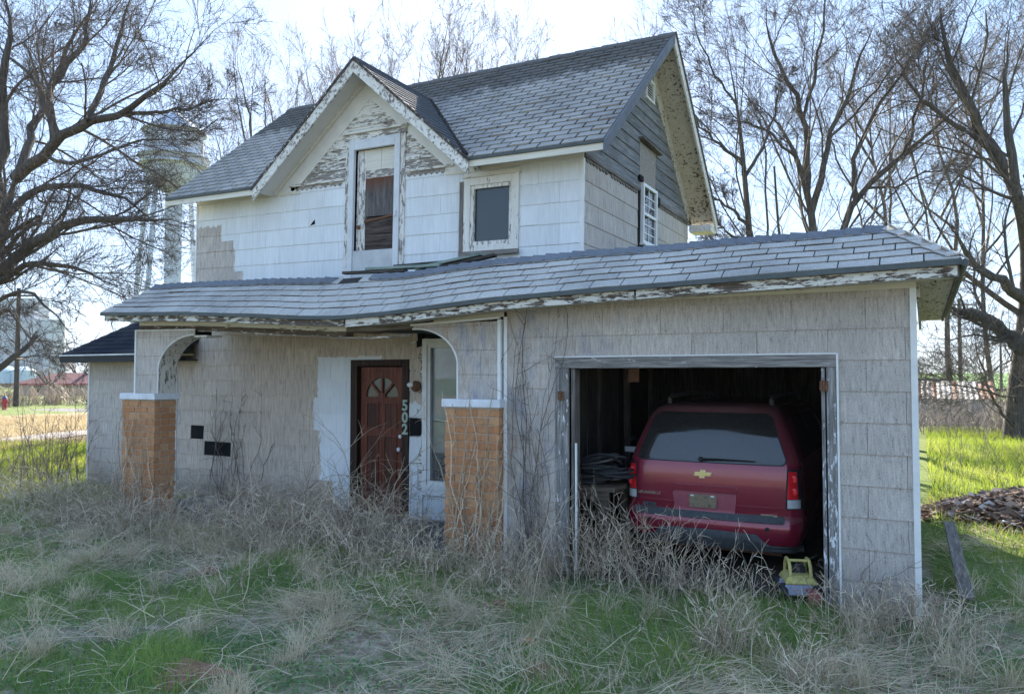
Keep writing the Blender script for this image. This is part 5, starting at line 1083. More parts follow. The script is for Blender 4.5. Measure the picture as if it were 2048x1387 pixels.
def bare_tree(name, base, label, limbs, levels, seed, group=None, twigmat=TWIG, rmin=.006, buds=None):
    """limbs: list of (points, r0, r1); levels: list of sprout() arguments."""
    rng = np.random.default_rng(seed); t = thing(name, base, label, 'tree', group)
    LQ = []
    for q, (p, _, _) in enumerate(limbs):
        p = [list(v) for v in p]
        if q:                                    # root every limb on the wood that carries it
            al = np.concatenate([np.concatenate([l[:-1] * (1 - f) + l[1:] * f for f in (0, .25, .5, .75)]) for l in LQ]); d0 = np.linalg.norm(al - np.array(p[0]), axis=1); p[0] = list(al[d0.argmin()])
        LQ.append(resample(p, 14))
    LP = np.stack(LQ); LR = np.stack([np.linspace(a, b, 14) for _, a, b in limbs])
    LP[1:, 2:-1] += rng.normal(size=LP[1:, 2:-1].shape) * .04; LR[:, -4:] *= np.array([.85, .6, .35, .12])
    V, F = tubes(LP[:1], LR[:1], 10, rng); link('trunk', fast_mesh('trunk', V, F, BARK), t)
    for q in range(1, len(limbs)): V, F = tubes(LP[q:q + 1], LR[q:q + 1], 8, rng); link('limb', fast_mesh('limb', V, F, BARK), t)
    cur = [(LP, LR)]; crown = []; last = None
    for li, lv in enumerate(levels):
        Q, r = [], []
        for P, Rr in cur:
            q, s = sprout(P, Rr, *lv[:-1], rng, tip=.4); Q.append(q); r.append(s)
        Q, r = np.concatenate(Q), np.maximum(np.concatenate(r), rmin * (1 - .12 * li)); crown.append(tubes(Q, r, lv[-1], rng)); cur = [(Q, r)]; last = Q
    V, F = joinm(crown); link('crown', fast_mesh('crown', V, F, twigmat), t)
    if buds:
        mt, cnt, sz = buds; k = rng.integers(0, len(last), cnt); j = rng.integers(1, last.shape[1], cnt); c = last[k, j] + rng.normal(size=(cnt, 3)) * .02
        a = norm(rng.normal(size=(cnt, 3))) * sz * rng.uniform(.5, 1.3, (cnt, 1)); b = norm(np.cross(a, rng.normal(size=(cnt, 3)))) * sz * .45
        V = np.stack([c, c + a * .5 + b, c + a, c + a * .5 - b], 1).reshape(-1, 3); link('buds', fast_mesh('buds', V, np.arange(cnt * 4).reshape(-1, 4), mt), t)
    return t
def px(d, *pts):      # limb surveyed as bearings with distances
    out = []
    for q in pts: out.append(at(q[0], q[1], q[2] if len(q) > 2 else d))
    return [tuple(p) for p in out]
BUDB = blade('brown_buds', (0., (.14, .10, .07)), (1., (.2, .15, .10)), trans=.3); BUDG = blade('green_buds', (0., (.10, .13, .05)), (1., (.16, .19, .07)), trans=.4)
# arguments per level: count per parent, t0, t1, (angle, spread), length ratio, points, upward pull, wiggle, radius ratio, sides
LV = [(10, .15, .97, (36, 12), .50, 9, .14, .11, .36, 5), (7, .12, .97, (36, 13), .58, 7, .12, .12, .45, 4), (6, .12, .97, (36, 14), .66, 5, .06, .13, .55, 3), (4, .12, .97, (34, 14), .8, 3, .0, .13, .65, 3)]
D = 21.
limbs = [(px(D, (-75, 905), (-70, 760), (-50, 600), (-25, 500), (7, 445), (34, 345)), .42, .22),
         (px(D, (34, 345), (85, 308, 20.5), (109, 273, 20), (164, 253, 19.5), (239, 236, 19), (290, 195, 18.5), (342, 160, 18.2), (376, 113, 18), (430, 58, 18)), .17, .02),
         (px(D, (109, 273, 20), (92, 222, 20), (99, 164, 20.5), (130, 137, 20.5), (164, 102, 20.5), (178, 34, 21), (190, -60, 21)), .12, .03),
         (px(D, (92, 235, 20), (82, 205, 21), (78, 164, 21.5), (34, 130, 22), (0, 100, 22), (-40, 40, 22)), .09, .02),
         (px(D, (-25, 500), (-5, 350, 22), (10, 290, 22), (2, 200, 22), (20, 80, 22), (10, -60, 22)), .22, .05),
         (px(D, (-50, 600), (0, 550, 20), (43, 502, 19.5), (100, 463, 19), (147, 433, 18.8), (205, 434, 18.5), (294, 441, 18), (342, 427, 18), (395, 455, 18)), .19, .03),
         (px(D, (7, 445), (60, 385, 21), (103, 369, 20), (164, 372, 19.6), (239, 386, 19.2), (300, 430, 19), (340, 480, 19)), .12, .02),
         (px(D, (-50, 600), (0, 563, 20), (26, 532, 19.5), (86, 524, 19), (173, 535, 18.6), (216, 567, 18.4), (275, 590, 18.2)), .12, .02),
         (px(D, (-60, 660), (0, 597, 19), (56, 571, 18.5), (86, 602, 18.2), (138, 662, 18), (168, 690, 18)), .09, .015),
         (px(D, (-65, 690), (0, 623, 20), (22, 615, 19.5), (52, 662, 19.3), (84, 722, 19.2)), .07, .015),
         (px(D, (164, 253, 19.5), (200, 180, 20), (230, 110, 20.5), (250, 40, 21), (262, -50, 21)), .09, .025),
         (px(D, (239, 236, 19), (290, 230, 19), (340, 222, 19.3), (400, 215, 19.6), (470, 180, 20)), .055, .012),
         (px(D, (34, 345), (70, 250, 23), (110, 150, 24), (150, 60, 24), (230, -40, 24)), .14, .03),
         (px(D, (85, 308, 20.5), (150, 330, 20), (230, 300, 20), (310, 270, 20), (380, 300, 20)), .06, .012)]
bare_tree('bare_tree', limbs[0][0][0], 'huge spreading bare tree reaching in from the left edge', limbs, LV, 21, rmin=.0062)
D = 24.5
limbs = [(px(D, (1640, 885), (1636, 600), (1630, 474), (1620, 376), (1589, 308), (1569, 239), (1528, 205), (1470, 185)), .24, .03),
         (px(D, (1620, 376), (1620, 308), (1610, 239), (1586, 191), (1569, 137), (1535, 79), (1525, -20)), .12, .02), (px(D, (1632, 420), (1651, 325), (1654, 273), (1678, 222), (1705, 171), (1729, 109), (1760, 20)), .12, .02),
         (px(D, (1610, 239), (1625, 170), (1640, 90), (1650, 0), (1655, -60)), .06, .02), (px(D, (1654, 273), (1690, 250), (1740, 190), (1790, 130), (1850, 60)), .05, .012), (px(D, (1589, 308), (1530, 260), (1470, 235), (1420, 180)), .05, .012)]
LV2 = [(9, .18, .97, (32, 11), .52, 8, .2, .10, .36, 4), (7, .12, .97, (32, 12), .58, 6, .15, .12, .45, 3), (6, .12, .97, (34, 13), .64, 4, .1, .13, .55, 3), (4, .12, .97, (34, 14), .75, 3, .0, .14, .65, 3)]
bare_tree('bare_tree', limbs[0][0][0], 'bare tree forking behind the garage, nearest the peak of its roof', limbs, LV2, 22, rmin=.0062)
limbs = [(px(25, (1690, 880), (1680, 600), (1675, 474), (1678, 410), (1726, 369), (1811, 315), (1863, 256), (1914, 219), (2000, 144)), .20, .03), (px(25, (1690, 390), (1702, 342), (1723, 273), (1743, 232), (1770, 185), (1820, 140), (1850, 50)), .10, .015), (px(25, (1811, 315), (1830, 240), (1850, 150), (1860, 60)), .06, .012), (px(25, (1726, 369), (1800, 370), (1860, 340), (1920, 330)), .05, .012)]
bare_tree('bare_tree', limbs[0][0][0], 'bare tree with a limb sweeping right, behind the garage roof', limbs, LV2, 23, rmin=.0062)
limbs = [(px(23, (1512, 890), (1508, 600), (1500, 474), (1490, 359), (1483, 308), (1487, 273), (1476, 205), (1463, 154), (1445, 50)), .17, .02), (px(23, (1483, 325), (1435, 290), (1394, 246), (1374, 185)), .06, .01), (px(23, (1499, 450), (1452, 410), (1411, 376), (1395, 350)), .06, .012), (px(23, (1490, 359), (1530, 290), (1550, 230), (1560, 150)), .06, .012), (px(23, (1504, 500), (1440, 455), (1400, 450)), .05, .012), (px(23, (1476, 205), (1420, 130), (1390, 60), (1385, -10)), .04, .01)]
bare_tree('bare_tree', limbs[0][0][0], 'slender bare tree just right of the house gable', limbs, LV2, 24, rmin=.0062)
D = 24
limbs = [(px(D, (2030, 905), (2036, 800), (2050, 700), (2062, 560), (2052, 420), (2017, 342), (1982, 290), (1931, 256), (1880, 232)), .40, .08), (px(D, (2017, 342), (1993, 301), (1952, 253), (1924, 190), (1890, 100), (1880, -20)), .20, .03), (px(D, (2056, 705), (1990, 650, 23), (1940, 625, 22.5), (1893, 612, 22)), .24, .12),
         (px(D, (2062, 600), (2000, 565, 23), (1940, 520, 22.5), (1890, 430, 22)), .20, .03), (px(D, (2058, 500), (2035, 400, 23), (2010, 200, 23), (2022, 40, 23)), .2, .04), (px(D, (2040, 800), (1980, 780, 22), (1900, 770, 21.5), (1850, 775, 21)), .04, .012), (px(D, (2035, 860), (1985, 800, 23), (1958, 720, 22.5), (1945, 640, 22)), .06, .012), (px(D, (2050, 690), (1960, 668, 22), (1880, 680, 21.5), (1845, 675, 21)), .05, .015), (px(D, (1931, 256), (1870, 230), (1800, 150), (1780, 60)), .08, .02), (px(D, (2060, 640), (2020, 720, 22), (1960, 760, 21.5), (1870, 800, 21)), .03, .01)]
bare_tree('bare_tree', limbs[0][0][0], 'thick leaning tree at the right edge behind the grass', limbs, [(8,) + LV[0][1:], (6,) + LV[1][1:], (5,) + LV[2][1:], (4,) + LV[3][1:]], 25, rmin=.0062, buds=(BUDG, 4000, .028))
# tall slender trees behind the house
def poplar(x, ytop, d, lab, seed, spread=1.):
    rng = np.random.default_rng(seed); b = at(x, 752, d); b = np.array([b.x, b.y, 0]); top = at(x, ytop, d).z; trunk = [tuple(b)] + [(b[0] + rng.normal() * .6, b[1] + rng.normal() * .6, top * f) for f in (.25, .5, .75)] + [(b[0] + rng.normal() * .4, b[1], top)]
    limbs = [(trunk, .14, .010)]
    for k in range(9):
        f = .28 + .055 * k; a = rng.random() * 6.28; l = top * (.62 - .04 * k) * rng.uniform(.8, 1.05); s = np.array([b[0], b[1], top * f]); o = np.array([math.cos(a), math.sin(a), 0]) * l * .30 * spread
        limbs.append(([tuple(s), tuple(s + o * .55 + [0, 0, l * .28]), tuple(s + o * .85 + [0, 0, l * .6]), tuple(s + o * 1.05 + [0, 0, min(l * .95, top * .98 - s[2])])], .065, .008))
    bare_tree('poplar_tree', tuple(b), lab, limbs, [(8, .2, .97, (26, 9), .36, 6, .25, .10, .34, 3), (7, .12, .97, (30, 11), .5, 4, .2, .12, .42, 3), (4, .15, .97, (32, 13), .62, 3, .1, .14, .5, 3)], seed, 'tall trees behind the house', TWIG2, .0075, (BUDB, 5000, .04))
for k, (x, yt, d, lab) in enumerate(((520, 45, 42, 'tall thin tree left of the dormer, nearest the left roof edge'), (590, 90, 46, 'tall thin tree second from the left behind the dormer'), (690, 62, 44, 'tall thin tree just left of the dormer peak'), (850, 12, 40, 'tall thin tree right of the dormer peak, left of a pair'), (930, 20, 41, 'tall thin tree right of the dormer peak, right of a pair'), (1015, 55, 44, 'faint thin tree beside the pale sun glow over the ridge'))): poplar(x, yt, d, lab, 40 + k)
for k, (x, yt, d, lab) in enumerate(((1770, 60, 34, 'tall budding tree behind the bare trees above the garage'), (1905, 10, 36, 'tall budding tree behind the leaning tree at right'), (1990, -20, 40, 'tall budding tree at the far right edge'))):
    poplar(x, yt, d, lab, 60 + k, 1.3)
def small_tree(x, yt, d, lab, seed, cat='far small trees'):
    rng = np.random.default_rng(seed); b = at(x, 752, d); top = at(x, yt, d).z; b = np.array([b.x, b.y, 0]); limbs = [([tuple(b), tuple(b + [0, 0, top * .35])], .16, .1)]
    for k in range(7): a = rng.random() * 6.28; o = np.array([math.cos(a), math.sin(a), 0]) * top * .45; limbs.append(([tuple(b + [0, 0, top * .3]), tuple(b + o * .6 + [0, 0, top * .62]), tuple(b + o + [0, 0, top * rng.uniform(.8, 1.)])], .08, .02))
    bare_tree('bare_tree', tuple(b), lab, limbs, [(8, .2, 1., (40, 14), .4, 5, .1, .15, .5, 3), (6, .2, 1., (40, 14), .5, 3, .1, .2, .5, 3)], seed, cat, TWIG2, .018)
small_tree(160, 690, 88, 'small far tree behind the red roofed building', 71); small_tree(100, 726, 70, 'small scrubby tree left of the red roofed building', 72)
# ---------------- grass, weeds, brambles, vines ----------------
def blades(base, az, el, length, droop, K, rng, wob=.0):
    N = len(base); P = np.empty((N, K + 1, 3)); P[:, 0] = base; a = az.copy(); e = el.copy()
    for k in range(K):
        s = (length / K)[:, None]; P[:, k + 1] = P[:, k] + s * np.stack([np.cos(e) * np.cos(a), np.cos(e) * np.sin(a), np.sin(e)], -1)
        e = e - droop / K * (.5 + k / K); a = a + rng.normal(size=N) * wob; e = e + rng.normal(size=N) * wob * .6
    return P
def ribbon(P, width, rng, taper=True):
    N, K1, _ = P.shape; d = norm(P[:, -1] - P[:, 0]); s = norm(np.cross(d, rng.normal(size=(N, 3)))); w_ = width[:, None] * (np.linspace(1, .15, K1)[None] if taper else np.ones((1, K1))) * .5
    V = np.stack([P - s[:, None] * w_[..., None], P + s[:, None] * w_[..., None]], 2); ix = np.arange(N * K1 * 2).reshape(N, K1, 2)
    F = np.stack([ix[:, :-1, 0], ix[:, :-1, 1], ix[:, 1:, 1], ix[:, 1:, 0]], -1).reshape(-1, 4); return V.reshape(-1, 3), F
def per(P, v, m=2): return np.repeat(v, P.shape[1] * m)
GREEN = blade('green_grass', (0., (.14, .24, .06)), (.5, (.22, .34, .085)), (1., (.34, .43, .11)), trans=.4)
LITG = blade('lit_grass', (0., (.16, .24, .025)), (.6, (.27, .33, .04)), (1., (.38, .36, .10)), trans=.5)
STRAW = blade('straw', (0., (.38, .30, .20)), (.45, (.62, .51, .355)), (.85, (.74, .63, .45)), (1., (.80, .71, .52)), trans=.4)
CANE = blade('cane', (0., (.27, .195, .13)), (.5, (.51, .40, .285)), (.9, (.70, .58, .43)), (1., (.78, .67, .50)), trans=.0); DCANE = blade('dark_cane', (0., (.10, .078, .066)), (1., (.27, .215, .18)), trans=.0)
def inside(x, y):      # building footprints
    return ((x > -4.1) & (x < .05) & (y > 7.2)) | ((x > -10.5) & (x <= -4.0) & (y > 7.25)) | ((x > -13.8) & (x < -10) & (y > 8.75)) | ((x > -10.9) & (x < -3.7) & (y > 8.7))
def field(n, x0, x1, y0, y1, rng, tan0=math.tan(R(-64.5)), tan1=math.tan(R(8))):
    x = rng.uniform(x0, x1, n); y = rng.uniform(y0, y1, n); d = np.hypot(x, y); th = np.degrees(np.arctan2(x, y)); dep = -x * -math.sin(-_yaw) + 0; dep = x * _fw.x + y * _fw.y
    ok = (~inside(x, y)) & (th > -65) & (th < 8.5) & (dep > 4.55); return x[ok], y[ok]
def stuff(name, parts, mat, label, cat):
    Vs, Fs, As, b = [], [], [], 0
    for V, F, A in parts: Vs.append(V); Fs.append(F + b); As.append(A); b += len(V)
    o = link(name, fast_mesh(name, np.concatenate(Vs), np.concatenate(Fs), mat, np.concatenate(As))); return tag(o, label, cat, kind='stuff')
rng = np.random.default_rng(101)
def gcover(x, y): return .58 * vnoise(x, y, 1.15, 31) + .27 * vnoise(x, y, .42, 32) + .15 * vnoise(x, y, 3.2, 33)
# green grass
BROAD = blade('broad_weeds', (0., (.09, .19, .08)), (.6, (.15, .28, .105)), (1., (.24, .36, .13)), trans=.35)
x, y = field(430000, -15, 3.2, 2.0, 12.3, rng); gc_ = gcover(x, y); keep = rng.random(len(x)) < np.clip((gc_ - .32) * 5, .12, 1) * np.clip(1.25 - np.hypot(x, y) / 18, .25, 1); x, y = x[keep], y[keep]; n = len(x)
h = rng.uniform(.04, .11, n) * (.6 + 1.1 * np.clip((gcover(x, y) - .45) * 5, 0, 1)); P = blades(np.stack([x, y, gz(x, y) - .005], -1), rng.uniform(0, 6.28, n), R(90) - np.abs(rng.normal(0, .42, n)), h, rng.uniform(.3, 1.4, n), 2, rng); wd = rng.uniform(.004, .0085, n)
V, F = ribbon(P, wd, rng); parts = [(V, F, per(P, np.clip(.75 * vnoise(x, y, .7, 35) + .3 * rng.random(n), 0, 1)))]
stuff('green_grass', parts, GREEN, 'short green spring grass in patches before the house', 'grass')
x, y = field(120000, -13, 3.0, 2.0, 8.5, rng); keep = rng.random(len(x)) < np.clip((vnoise(x, y, .9, 36) - .30) * 2.2, .05, 1) * np.clip(1.3 - np.hypot(x, y) / 12, .1, 1); x, y = x[keep], y[keep]; n = len(x)
P = blades(np.stack([x, y, gz(x, y) + rng.uniform(.005, .05, n)], -1), rng.uniform(0, 6.28, n), rng.uniform(-.2, .9, n), rng.uniform(.012, .03, n), rng.uniform(0, 1., n), 1, rng); V, F = ribbon(P, rng.uniform(.008, .018, n), rng, False)
stuff('low_weeds', [(V, F, per(P, rng.random(n)))], BROAD, 'low broad leaved green weeds among the grass', 'weeds')
# matted and standing straw
x, y = field(125000, -15, 3.2, 2.0, 12.0, rng); mat_ = .6 * vnoise(x, y, 1.0, 37) + .4 * vnoise(x, y, .35, 38); keep = rng.random(len(x)) < np.clip((mat_ - .46) * 5, .08, 1) * np.clip(1.25 - np.hypot(x, y) / 18, .25, 1); x, y = x[keep], y[keep]; n = len(x)
az = vnoise(x, y, 1.0, 41) * 14 + rng.normal(0, .6, n); el = np.abs(rng.normal(.10, .28, n)); ln = rng.uniform(.08, .38, n)
P = blades(np.stack([x, y, gz(x, y) + rng.uniform(.01, .08, n)], -1), az, el, ln, rng.uniform(.1, .9, n), 3, rng, .16); P[:, :, 2] = np.maximum(P[:, :, 2], gz(P[:, :, 0], P[:, :, 1]) + .01)
V, F = ribbon(P, rng.uniform(.003, .0068, n), rng); parts = [(V, F, per(P, np.clip(.6 * rng.random(n) + .4 * vnoise(x, y, .9, 43), 0, 1)))]
x, y = field(2400, -14, 3.2, 2.0, 8.5, rng); n = len(x); P = blades(np.stack([x, y, gz(x, y) + rng.uniform(.02, .12, n)], -1), rng.uniform(0, 6.28, n), np.abs(rng.normal(.25, .35, n)), rng.uniform(.2, .6, n), rng.uniform(.1, 1.0, n), 5, rng, .2)
P[:, :, 2] = np.maximum(P[:, :, 2], gz(P[:, :, 0], P[:, :, 1]) + .015); V, F = ribbon(P, rng.uniform(.0045, .0085, n), rng); parts.append((V, F, per(P, np.clip(rng.random(n) * .5 + .5, 0, 1))))
# tufts
tx, ty = field(330, -13, 3, 2.2, 8.5, rng); kk = rng.integers(30, 150, len(tx)); ti = np.repeat(np.arange(len(tx)), kk); n = len(ti); sz = rng.uniform(.14, .38, len(tx))[ti]
bx, by = tx[ti] + rng.normal(0, .05, n), ty[ti] + rng.normal(0, .05, n); P = blades(np.stack([bx, by, gz(bx, by)], -1), rng.uniform(0, 6.28, n), R(90) - np.abs(rng.normal(0, .65, n)), sz * rng.uniform(.5, 1.2, n), rng.uniform(.4, 2.6, n), 3, rng, .14)
P[:, :, 2] = np.maximum(P[:, :, 2], gz(P[:, :, 0], P[:, :, 1]) + .004); V, F = ribbon(P, rng.uniform(.003, .0065, n), rng); parts.append((V, F, per(P, np.clip(rng.random(len(tx))[ti] * .5 + .5 * rng.random(n), 0, 1))))
stuff('dead_grass', parts, STRAW, 'matted dead straw and grey tufts before the house', 'dead grass')
# standing weeds: thin stalks with a few side twigs, each clump a plant
def canes(bx, by, bz, az, el, ln, droop, K, r0, rng, wob=.1, twigs=4, tl=.3, sides=3):
    n = len(bx); P = blades(np.stack([bx, by, bz], -1), az, el, ln, droop, K, rng, wob); P[:, :, 2] = np.maximum(P[:, :, 2], gz(P[:, :, 0], P[:, :, 1]) + .005); Rr = r0[:, None] * np.linspace(1, .35, K + 1)[None]
    rv = rng.random(n); V, F = tubes(P, Rr, sides, rng); out = [(V, F, np.repeat(rv, (K + 1) * sides))]
    if twigs:
        Q, r = sprout(P, Rr, twigs, .2, 1., (45, 16), tl, 4, .1, .2, .6, rng); r = np.clip(r, .0013, .02); V, F = tubes(Q, r, 3, rng); out.append((V, F, np.repeat(np.repeat(rv, twigs), 12)))
    return out
def plant(name, label, cat, parts, mat, base, group=None, part='stems'):
    t = thing(name, base, label, cat, group); Vs, Fs, As, b = [], [], [], 0
    for V, F, A in parts: Vs.append(V); Fs.append(F + b); As.append(A); b += len(V)
    tag(link(part, fast_mesh(part, np.concatenate(Vs), np.concatenate(Fs), mat, np.concatenate(As)), t), kind='stuff'); return t
def clump(n, cx_, cy_, sx, sy, h, rng, lean=.35, droop=(.2, 1.4), r=(.0022, .004), twigs=4, z=None, wob=.1, K=7):
    x = rng.normal(cx_, sx, n); y = rng.normal(cy_, sy, n); zz = gz(x, y) if z is None else np.full(n, z)
    return canes(x, y, zz, rng.uniform(0, 6.28, n), R(90) - np.abs(rng.normal(0, lean, n)), h * rng.uniform(.4, 1.15, n), rng.uniform(*droop, n), K, rng.uniform(*r, n), rng, wob, twigs)
def band(n, x0, x1, y0, y1, h, rng, lean=.5, droop=(.6, 2.6), r=(.002, .0042), twigs=4, wob=.14, K=9):
    x = rng.uniform(x0, x1, n); y = rng.uniform(y0, y1, n)
    return canes(x, y, gz(x, y), rng.uniform(0, 6.28, n), R(90) - np.abs(rng.normal(0, lean, n)), h * rng.uniform(.35, 1.15, n), rng.uniform(*droop, n), K, rng.uniform(*r, n), rng, wob, twigs)
bg_ = 'dead bramble thickets along the porch'
plant('bramble_thicket', 'tangled dead bramble thicket at the foot of the left brick pier', 'bramble', band(360, -11.6, -8.9, 6.1, 7.15, .85, rng), CANE, (-10.2, 6.5, 0), bg_)
plant('bramble_thicket', 'tangled dead bramble thicket below the gaps in the porch siding', 'bramble', band(400, -9.2, -7.2, 6.1, 8.2, .8, rng), CANE, (-8.2, 6.8, 0), bg_)
plant('bramble_thicket', 'tall arching dead bramble thicket in front of the front door', 'bramble', band(620, -7.4, -5.2, 6.1, 8.0, .95, rng) + band(36, -7.2, -5.6, 6.6, 7.8, 1.9, rng, .35, (1.2, 2.6), (.004, .007), 3, .08, 12), CANE, (-6.3, 6.8, 0), bg_)
plant('bramble_thicket', 'dead bramble thicket at the foot of the right brick pier', 'bramble', band(240, -5.4, -3.6, 6.0, 7.05, .6, rng), CANE, (-4.5, 6.4, 0), bg_)
plant('bramble_thicket', 'low dead bramble thicket spreading left of the annex wall', 'bramble', band(480, -17.5, -11.4, 5.8, 8.6, .7, rng, r=(.003, .005)), CANE, (-13.5, 7.0, 0), bg_)
# low litter of thin stems in front of the thickets
stuff('stem_litter', band(560, -11, -3.2, 4.9, 6.3, .42, rng, .8, (.8, 2.6), (.0015, .003), 3, .16, 6) + band(150, -3.4, 2.4, 4.6, 7.0, .36, rng, .7, (.6, 2.4), (.0015, .003), 3, .14, 6) + band(200, -13, -8, 2.6, 5.5, .36, rng, .8, (.6, 2.4), (.0015, .003), 3, .14, 6), CANE, 'litter of thin dead stems in the grass', 'dead stems')
wg = 'dead weed clumps'
for (cx_, cy_, sx, sy, h_, n, lab) in (
    (-2.95, 7.2, .28, .18, .9, 95, 'tall dead weeds at the left side of the garage doorway'), (-2.35, 7.0, .30, .2, .75, 90, 'dead weeds in front of the minivan bumper, left of centre'), (-1.75, 6.95, .35, .2, .55, 60, 'dead weeds in front of the minivan bumper, right of centre'),
    (-.30, 6.75, .30, .20, .45, 120, 'dense dry weed clump at the bottom of the garage right wall'), (.15, 6.8, .20, .22, .42, 55, 'dry weeds at the garage corner beside the plank'), (-1.3, 5.75, .10, .08, .55, 70, 'upright straw coloured stalks in front of the garage'), (-3.5, 6.7, .22, .2, .6, 110, 'grey dead weeds below the left garage jamb'), (1.3, 8.9, .4, .6, .35, 45, 'dry weeds on the shaded ground right of the plank'), (-.7, 5.5, .14, .1, .45, 50, 'short straw stalks near the lower right of the yard')):
    plant('dead_weeds', lab, 'weeds', clump(n, cx_, cy_, sx, sy, h_, rng, .30, (.1, 1.3)), CANE, (cx_, cy_, 0), wg)
# loose long stalks in the yard, each one a thing
st = [((-2.9, 5.7), 1.15, .25, 1.7), ((-6.6, 5.0), 1.2, .9, 2.4), ((-7.6, 4.7), 1.3, .8, .6), ((-5.3, 4.6), 1.0, .9, 2.9), ((-1.95, 6.2), .9, .4, 1.2), ((.0, 6.3), .8, .45, .4)]
lb = ['single tall pale stalk standing in the yard centre', 'pale stalk arching over the grass left of centre', 'long grey stalk leaning across the left of the yard', 'bent pale stalk low in the yard, left of the tall one', 'thin dead stalk standing before the minivan', 'thin dead stalk standing before the garage right wall']
for k, ((x, y), l, ln, a) in enumerate(st):
    pr_ = canes(np.array([x]), np.array([y]), gz(np.array([x]), np.array([y])), np.array([a]), np.array([R(90) - ln]), np.array([l]), np.array([.9]), 12, np.array([.0055]), rng, .06, 5, .18); plant('dead_stalk', lb[k], 'stalk', pr_, CANE, (x, y, 0), 'single dead stalks in the yard')
# shrub twigs at the left edge and by the annex
plant('bare_shrub', 'thin bare shrub standing against the annex corner', 'shrub', clump(46, -13.9, 8.2, .28, .2, 1.5, rng, .35, (-.2, .5), (.005, .010), 7, wob=.09, K=9), DCANE, (-13.9, 8.2, 0)); plant('bare_shrub', 'low bare shrub at the left edge of the yard', 'shrub', clump(70, -16.5, 8.6, .9, .4, .95, rng, .4, (-.1, .6), (.005, .009), 6), DCANE, (-16.5, 8.6, 0))
# climbing vines: stems that creep up a face
def vine(x0, x1, yf, z0, z1, n, rng, r=(.004, .008), wander=.05, lean=0, K=16, tw=5, tl=.22):
    P = np.empty((n, K, 3)); P[:, 0, 0] = rng.uniform(x0, x1, n); P[:, 0, 1] = yf - rng.uniform(.012, .05, n); P[:, 0, 2] = z0; dx = rng.normal(lean, .35, n); zt_ = rng.uniform(.45, 1., n) * (z1 - z0)
    for k in range(1, K): dx = dx * .8 + rng.normal(lean * .2, .5, n) * .6; P[:, k, 0] = P[:, k - 1, 0] + dx * wander; P[:, k, 1] = yf - rng.uniform(.012, .05, n); P[:, k, 2] = P[:, k - 1, 2] + zt_ / (K - 1)
    Rr = rng.uniform(*r, n)[:, None] * np.linspace(1, .35, K)[None]; rv = rng.random(n); V, F = tubes(P, Rr, 4, rng); out = [(V, F, np.repeat(rv, K * 4))]
    Q, q = sprout(P, Rr, tw, .05, 1., (50, 18), tl, 5, .0, .28, .55, rng); Q[:, :, 1] = np.minimum(Q[:, :, 1], yf - .008); q = np.clip(q, .0016, .02); V, F = tubes(Q, q, 3, rng); out.append((V, F, np.repeat(np.repeat(rv, tw), 15)))
    return out
plant('dead_vine', 'pale dead vines hanging over the right brick pier', 'vine', vine(-4.75, -4.05, 7.14, 0, 1.95, 22, rng, (.005, .010)), CANE, (-4.4, 7.1, 0), 'dead vines on the house'); plant('dead_vine', 'pale dead vines on the left brick pier', 'vine', vine(-10.5, -9.75, 7.18, 0, 1.8, 17, rng, (.006, .011)), CANE, (-10.1, 7.1, 0), 'dead vines on the house')
plant('dead_vine', 'brown dead vines climbing the garage wall beside the right pier', 'vine', vine(-3.98, -3.45, 7.235, 0, 2.95, 16, rng, (.004, .010), .06), DCANE, (-3.8, 7.2, 0), 'dead vines on the house'); plant('dead_vine', 'thin dead vines creeping over the porch siding gaps', 'vine', vine(-10.7, -9.2, 8.78, 0, 2.0, 13, rng, (.004, .008), .06), DCANE, (-10, 8.7, 0), 'dead vines on the house')
plant('dead_vine', 'thin dead vine on the siding right of the garage door', 'vine', vine(-.65, -.15, 7.235, 0, .75, 4, rng, (.003, .005), .09), DCANE, (-.4, 7.2, 0), 'dead vines on the house')
# sunlit grass beyond the house
def lit(n, x, y, h0, h1, w0, w1): 
    n = len(x); P = blades(np.stack([x, y, gz(x, y)], -1), rng.uniform(0, 6.28, n), R(90) - np.abs(rng.normal(0, .35, n)), rng.uniform(h0, h1, n), rng.uniform(.2, 1., n), 2, rng); V, F = ribbon(P, rng.uniform(w0, w1, n), rng); return V, F, per(P, np.clip(.55 * vnoise(x, y, 1.3, 51) + .5 * rng.random(n), 0, 1))
x = rng.uniform(-.1, 6.5, 42000); y = rng.uniform(8, 33, 42000); k = (x / y < math.tan(R(7.5))) & (x > .05) & ~((x < .62) & (y < 11.5)) & ((y > 12.3 - 1.7 * x) | (rng.random(len(x)) < .35)) ; pa_ = [lit(0, x[k], y[k], .08, .24, .008, .016)]
d = rng.uniform(13.5, 27, 30000); th = np.radians(rng.uniform(-65, -56, 30000)); x, y = d * np.sin(th), d * np.cos(th); k = ~inside(x, y) & ~((x > -13.9) & (y > 8.6)); pa_.append(lit(0, x[k], y[k], .06, .2, .009, .018))
stuff('lit_grass', pa_, LITG, 'bright sunlit grass beyond the house', 'grass')
d = rng.uniform(24, 45, 16000); th = np.radians(rng.uniform(-65, -56.5, 16000)); x, y = d * np.sin(th), d * np.cos(th); k = (x < -21.5) & (x > -41.8) & ~((x < -24.7) & (x > -26.9)); x, y = x[k], y[k]; n = len(x)
P = blades(np.stack([x, y, gz(x, y)], -1), rng.uniform(0, 6.28, n), R(90) - np.abs(rng.normal(0, .5, n)), rng.uniform(.08, .25, n), rng.uniform(.2, 1.2, n), 2, rng); V, F = ribbon(P, rng.uniform(.012, .022, n), rng)
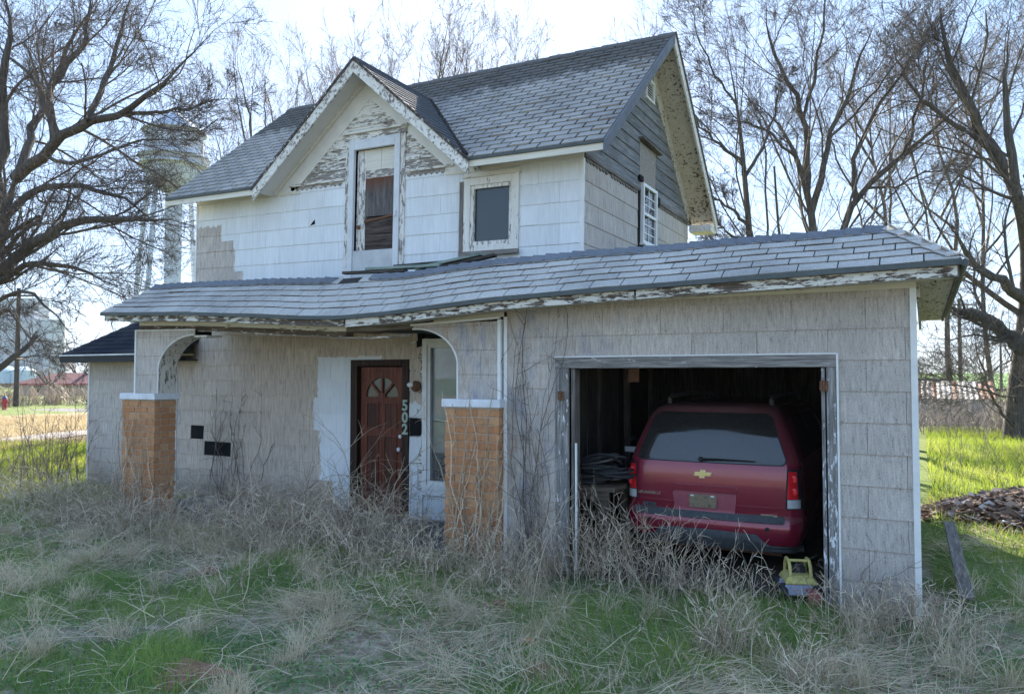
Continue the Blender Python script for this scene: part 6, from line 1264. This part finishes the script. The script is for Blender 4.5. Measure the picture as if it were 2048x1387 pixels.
stuff('gold_grass', [(V, F, per(P, rng.random(n)))], blade('gold_grass', (0., (.27, .20, .11)), (.6, (.40, .32, .19)), (1., (.5, .42, .27)), trans=.4), 'golden dead grass field across the yard to the road', 'grass')
# brush hedges far left and right
x = rng.uniform(-56, -52, 900); y = rng.uniform(18, 46, 900); BR = blade('brush', (0., (.22, .16, .115)), (1., (.42, .33, .25)), trans=.0)
stuff('brush_hedge', canes(x, y, np.zeros(900), rng.uniform(0, 6.28, 900), R(90) - np.abs(rng.normal(0, .35, 900)), rng.uniform(.7, 1.7, 900), rng.uniform(.1, .9, 900), 5, rng.uniform(.018, .03, 900), rng, .12, 7, .45), BR, 'pale brown brush hedge beyond the road', 'hedge')
x = rng.uniform(-.5, 5, 620); y = rng.uniform(29, 35, 620); GB = blade('grey_brush', (0., (.16, .125, .11)), (1., (.36, .31, .28)), trans=.0)
stuff('brush_row', canes(x, y, gz(x, y), rng.uniform(0, 6.28, 620), R(90) - np.abs(rng.normal(0, .3, 620)), rng.uniform(.5, 1.7, 620), rng.uniform(.0, .7, 620), 6, rng.uniform(.006, .011, 620), rng, .1, 7, .4), GB, 'row of leafless brush in front of the low shed', 'brush')
x = rng.uniform(.1, 2.6, 70); y = rng.uniform(12, 24, 70); stuff('thin_weeds', canes(x, y, gz(x, y), rng.uniform(0, 6.28, 70), R(90) - np.abs(rng.normal(0, .25, 70)), rng.uniform(.4, 1.1, 70), rng.uniform(.0, .5, 70), 6, rng.uniform(.003, .006, 70), rng, .1, 6, .35), DCANE, 'thin dark weeds standing in the sunlit grass', 'weeds')
# ---------------- air ----------------
hm = bpy.data.materials.new('haze_air'); hm.use_nodes = True; hm.node_tree.nodes.clear(); _o = hm.node_tree.nodes.new('ShaderNodeOutputMaterial'); _v = hm.node_tree.nodes.new('ShaderNodeVolumePrincipled')
_v.inputs['Color'].default_value = (.86, .93, 1., 1); _v.inputs['Density'].default_value = .00028; _v.inputs['Anisotropy'].default_value = .0; hm.node_tree.links.new(_v.outputs[0], _o.inputs['Volume'])
tag(MB().box(-810, 810, -410, 810, -1.5, 42).build('haze', hm), kind='stuff')
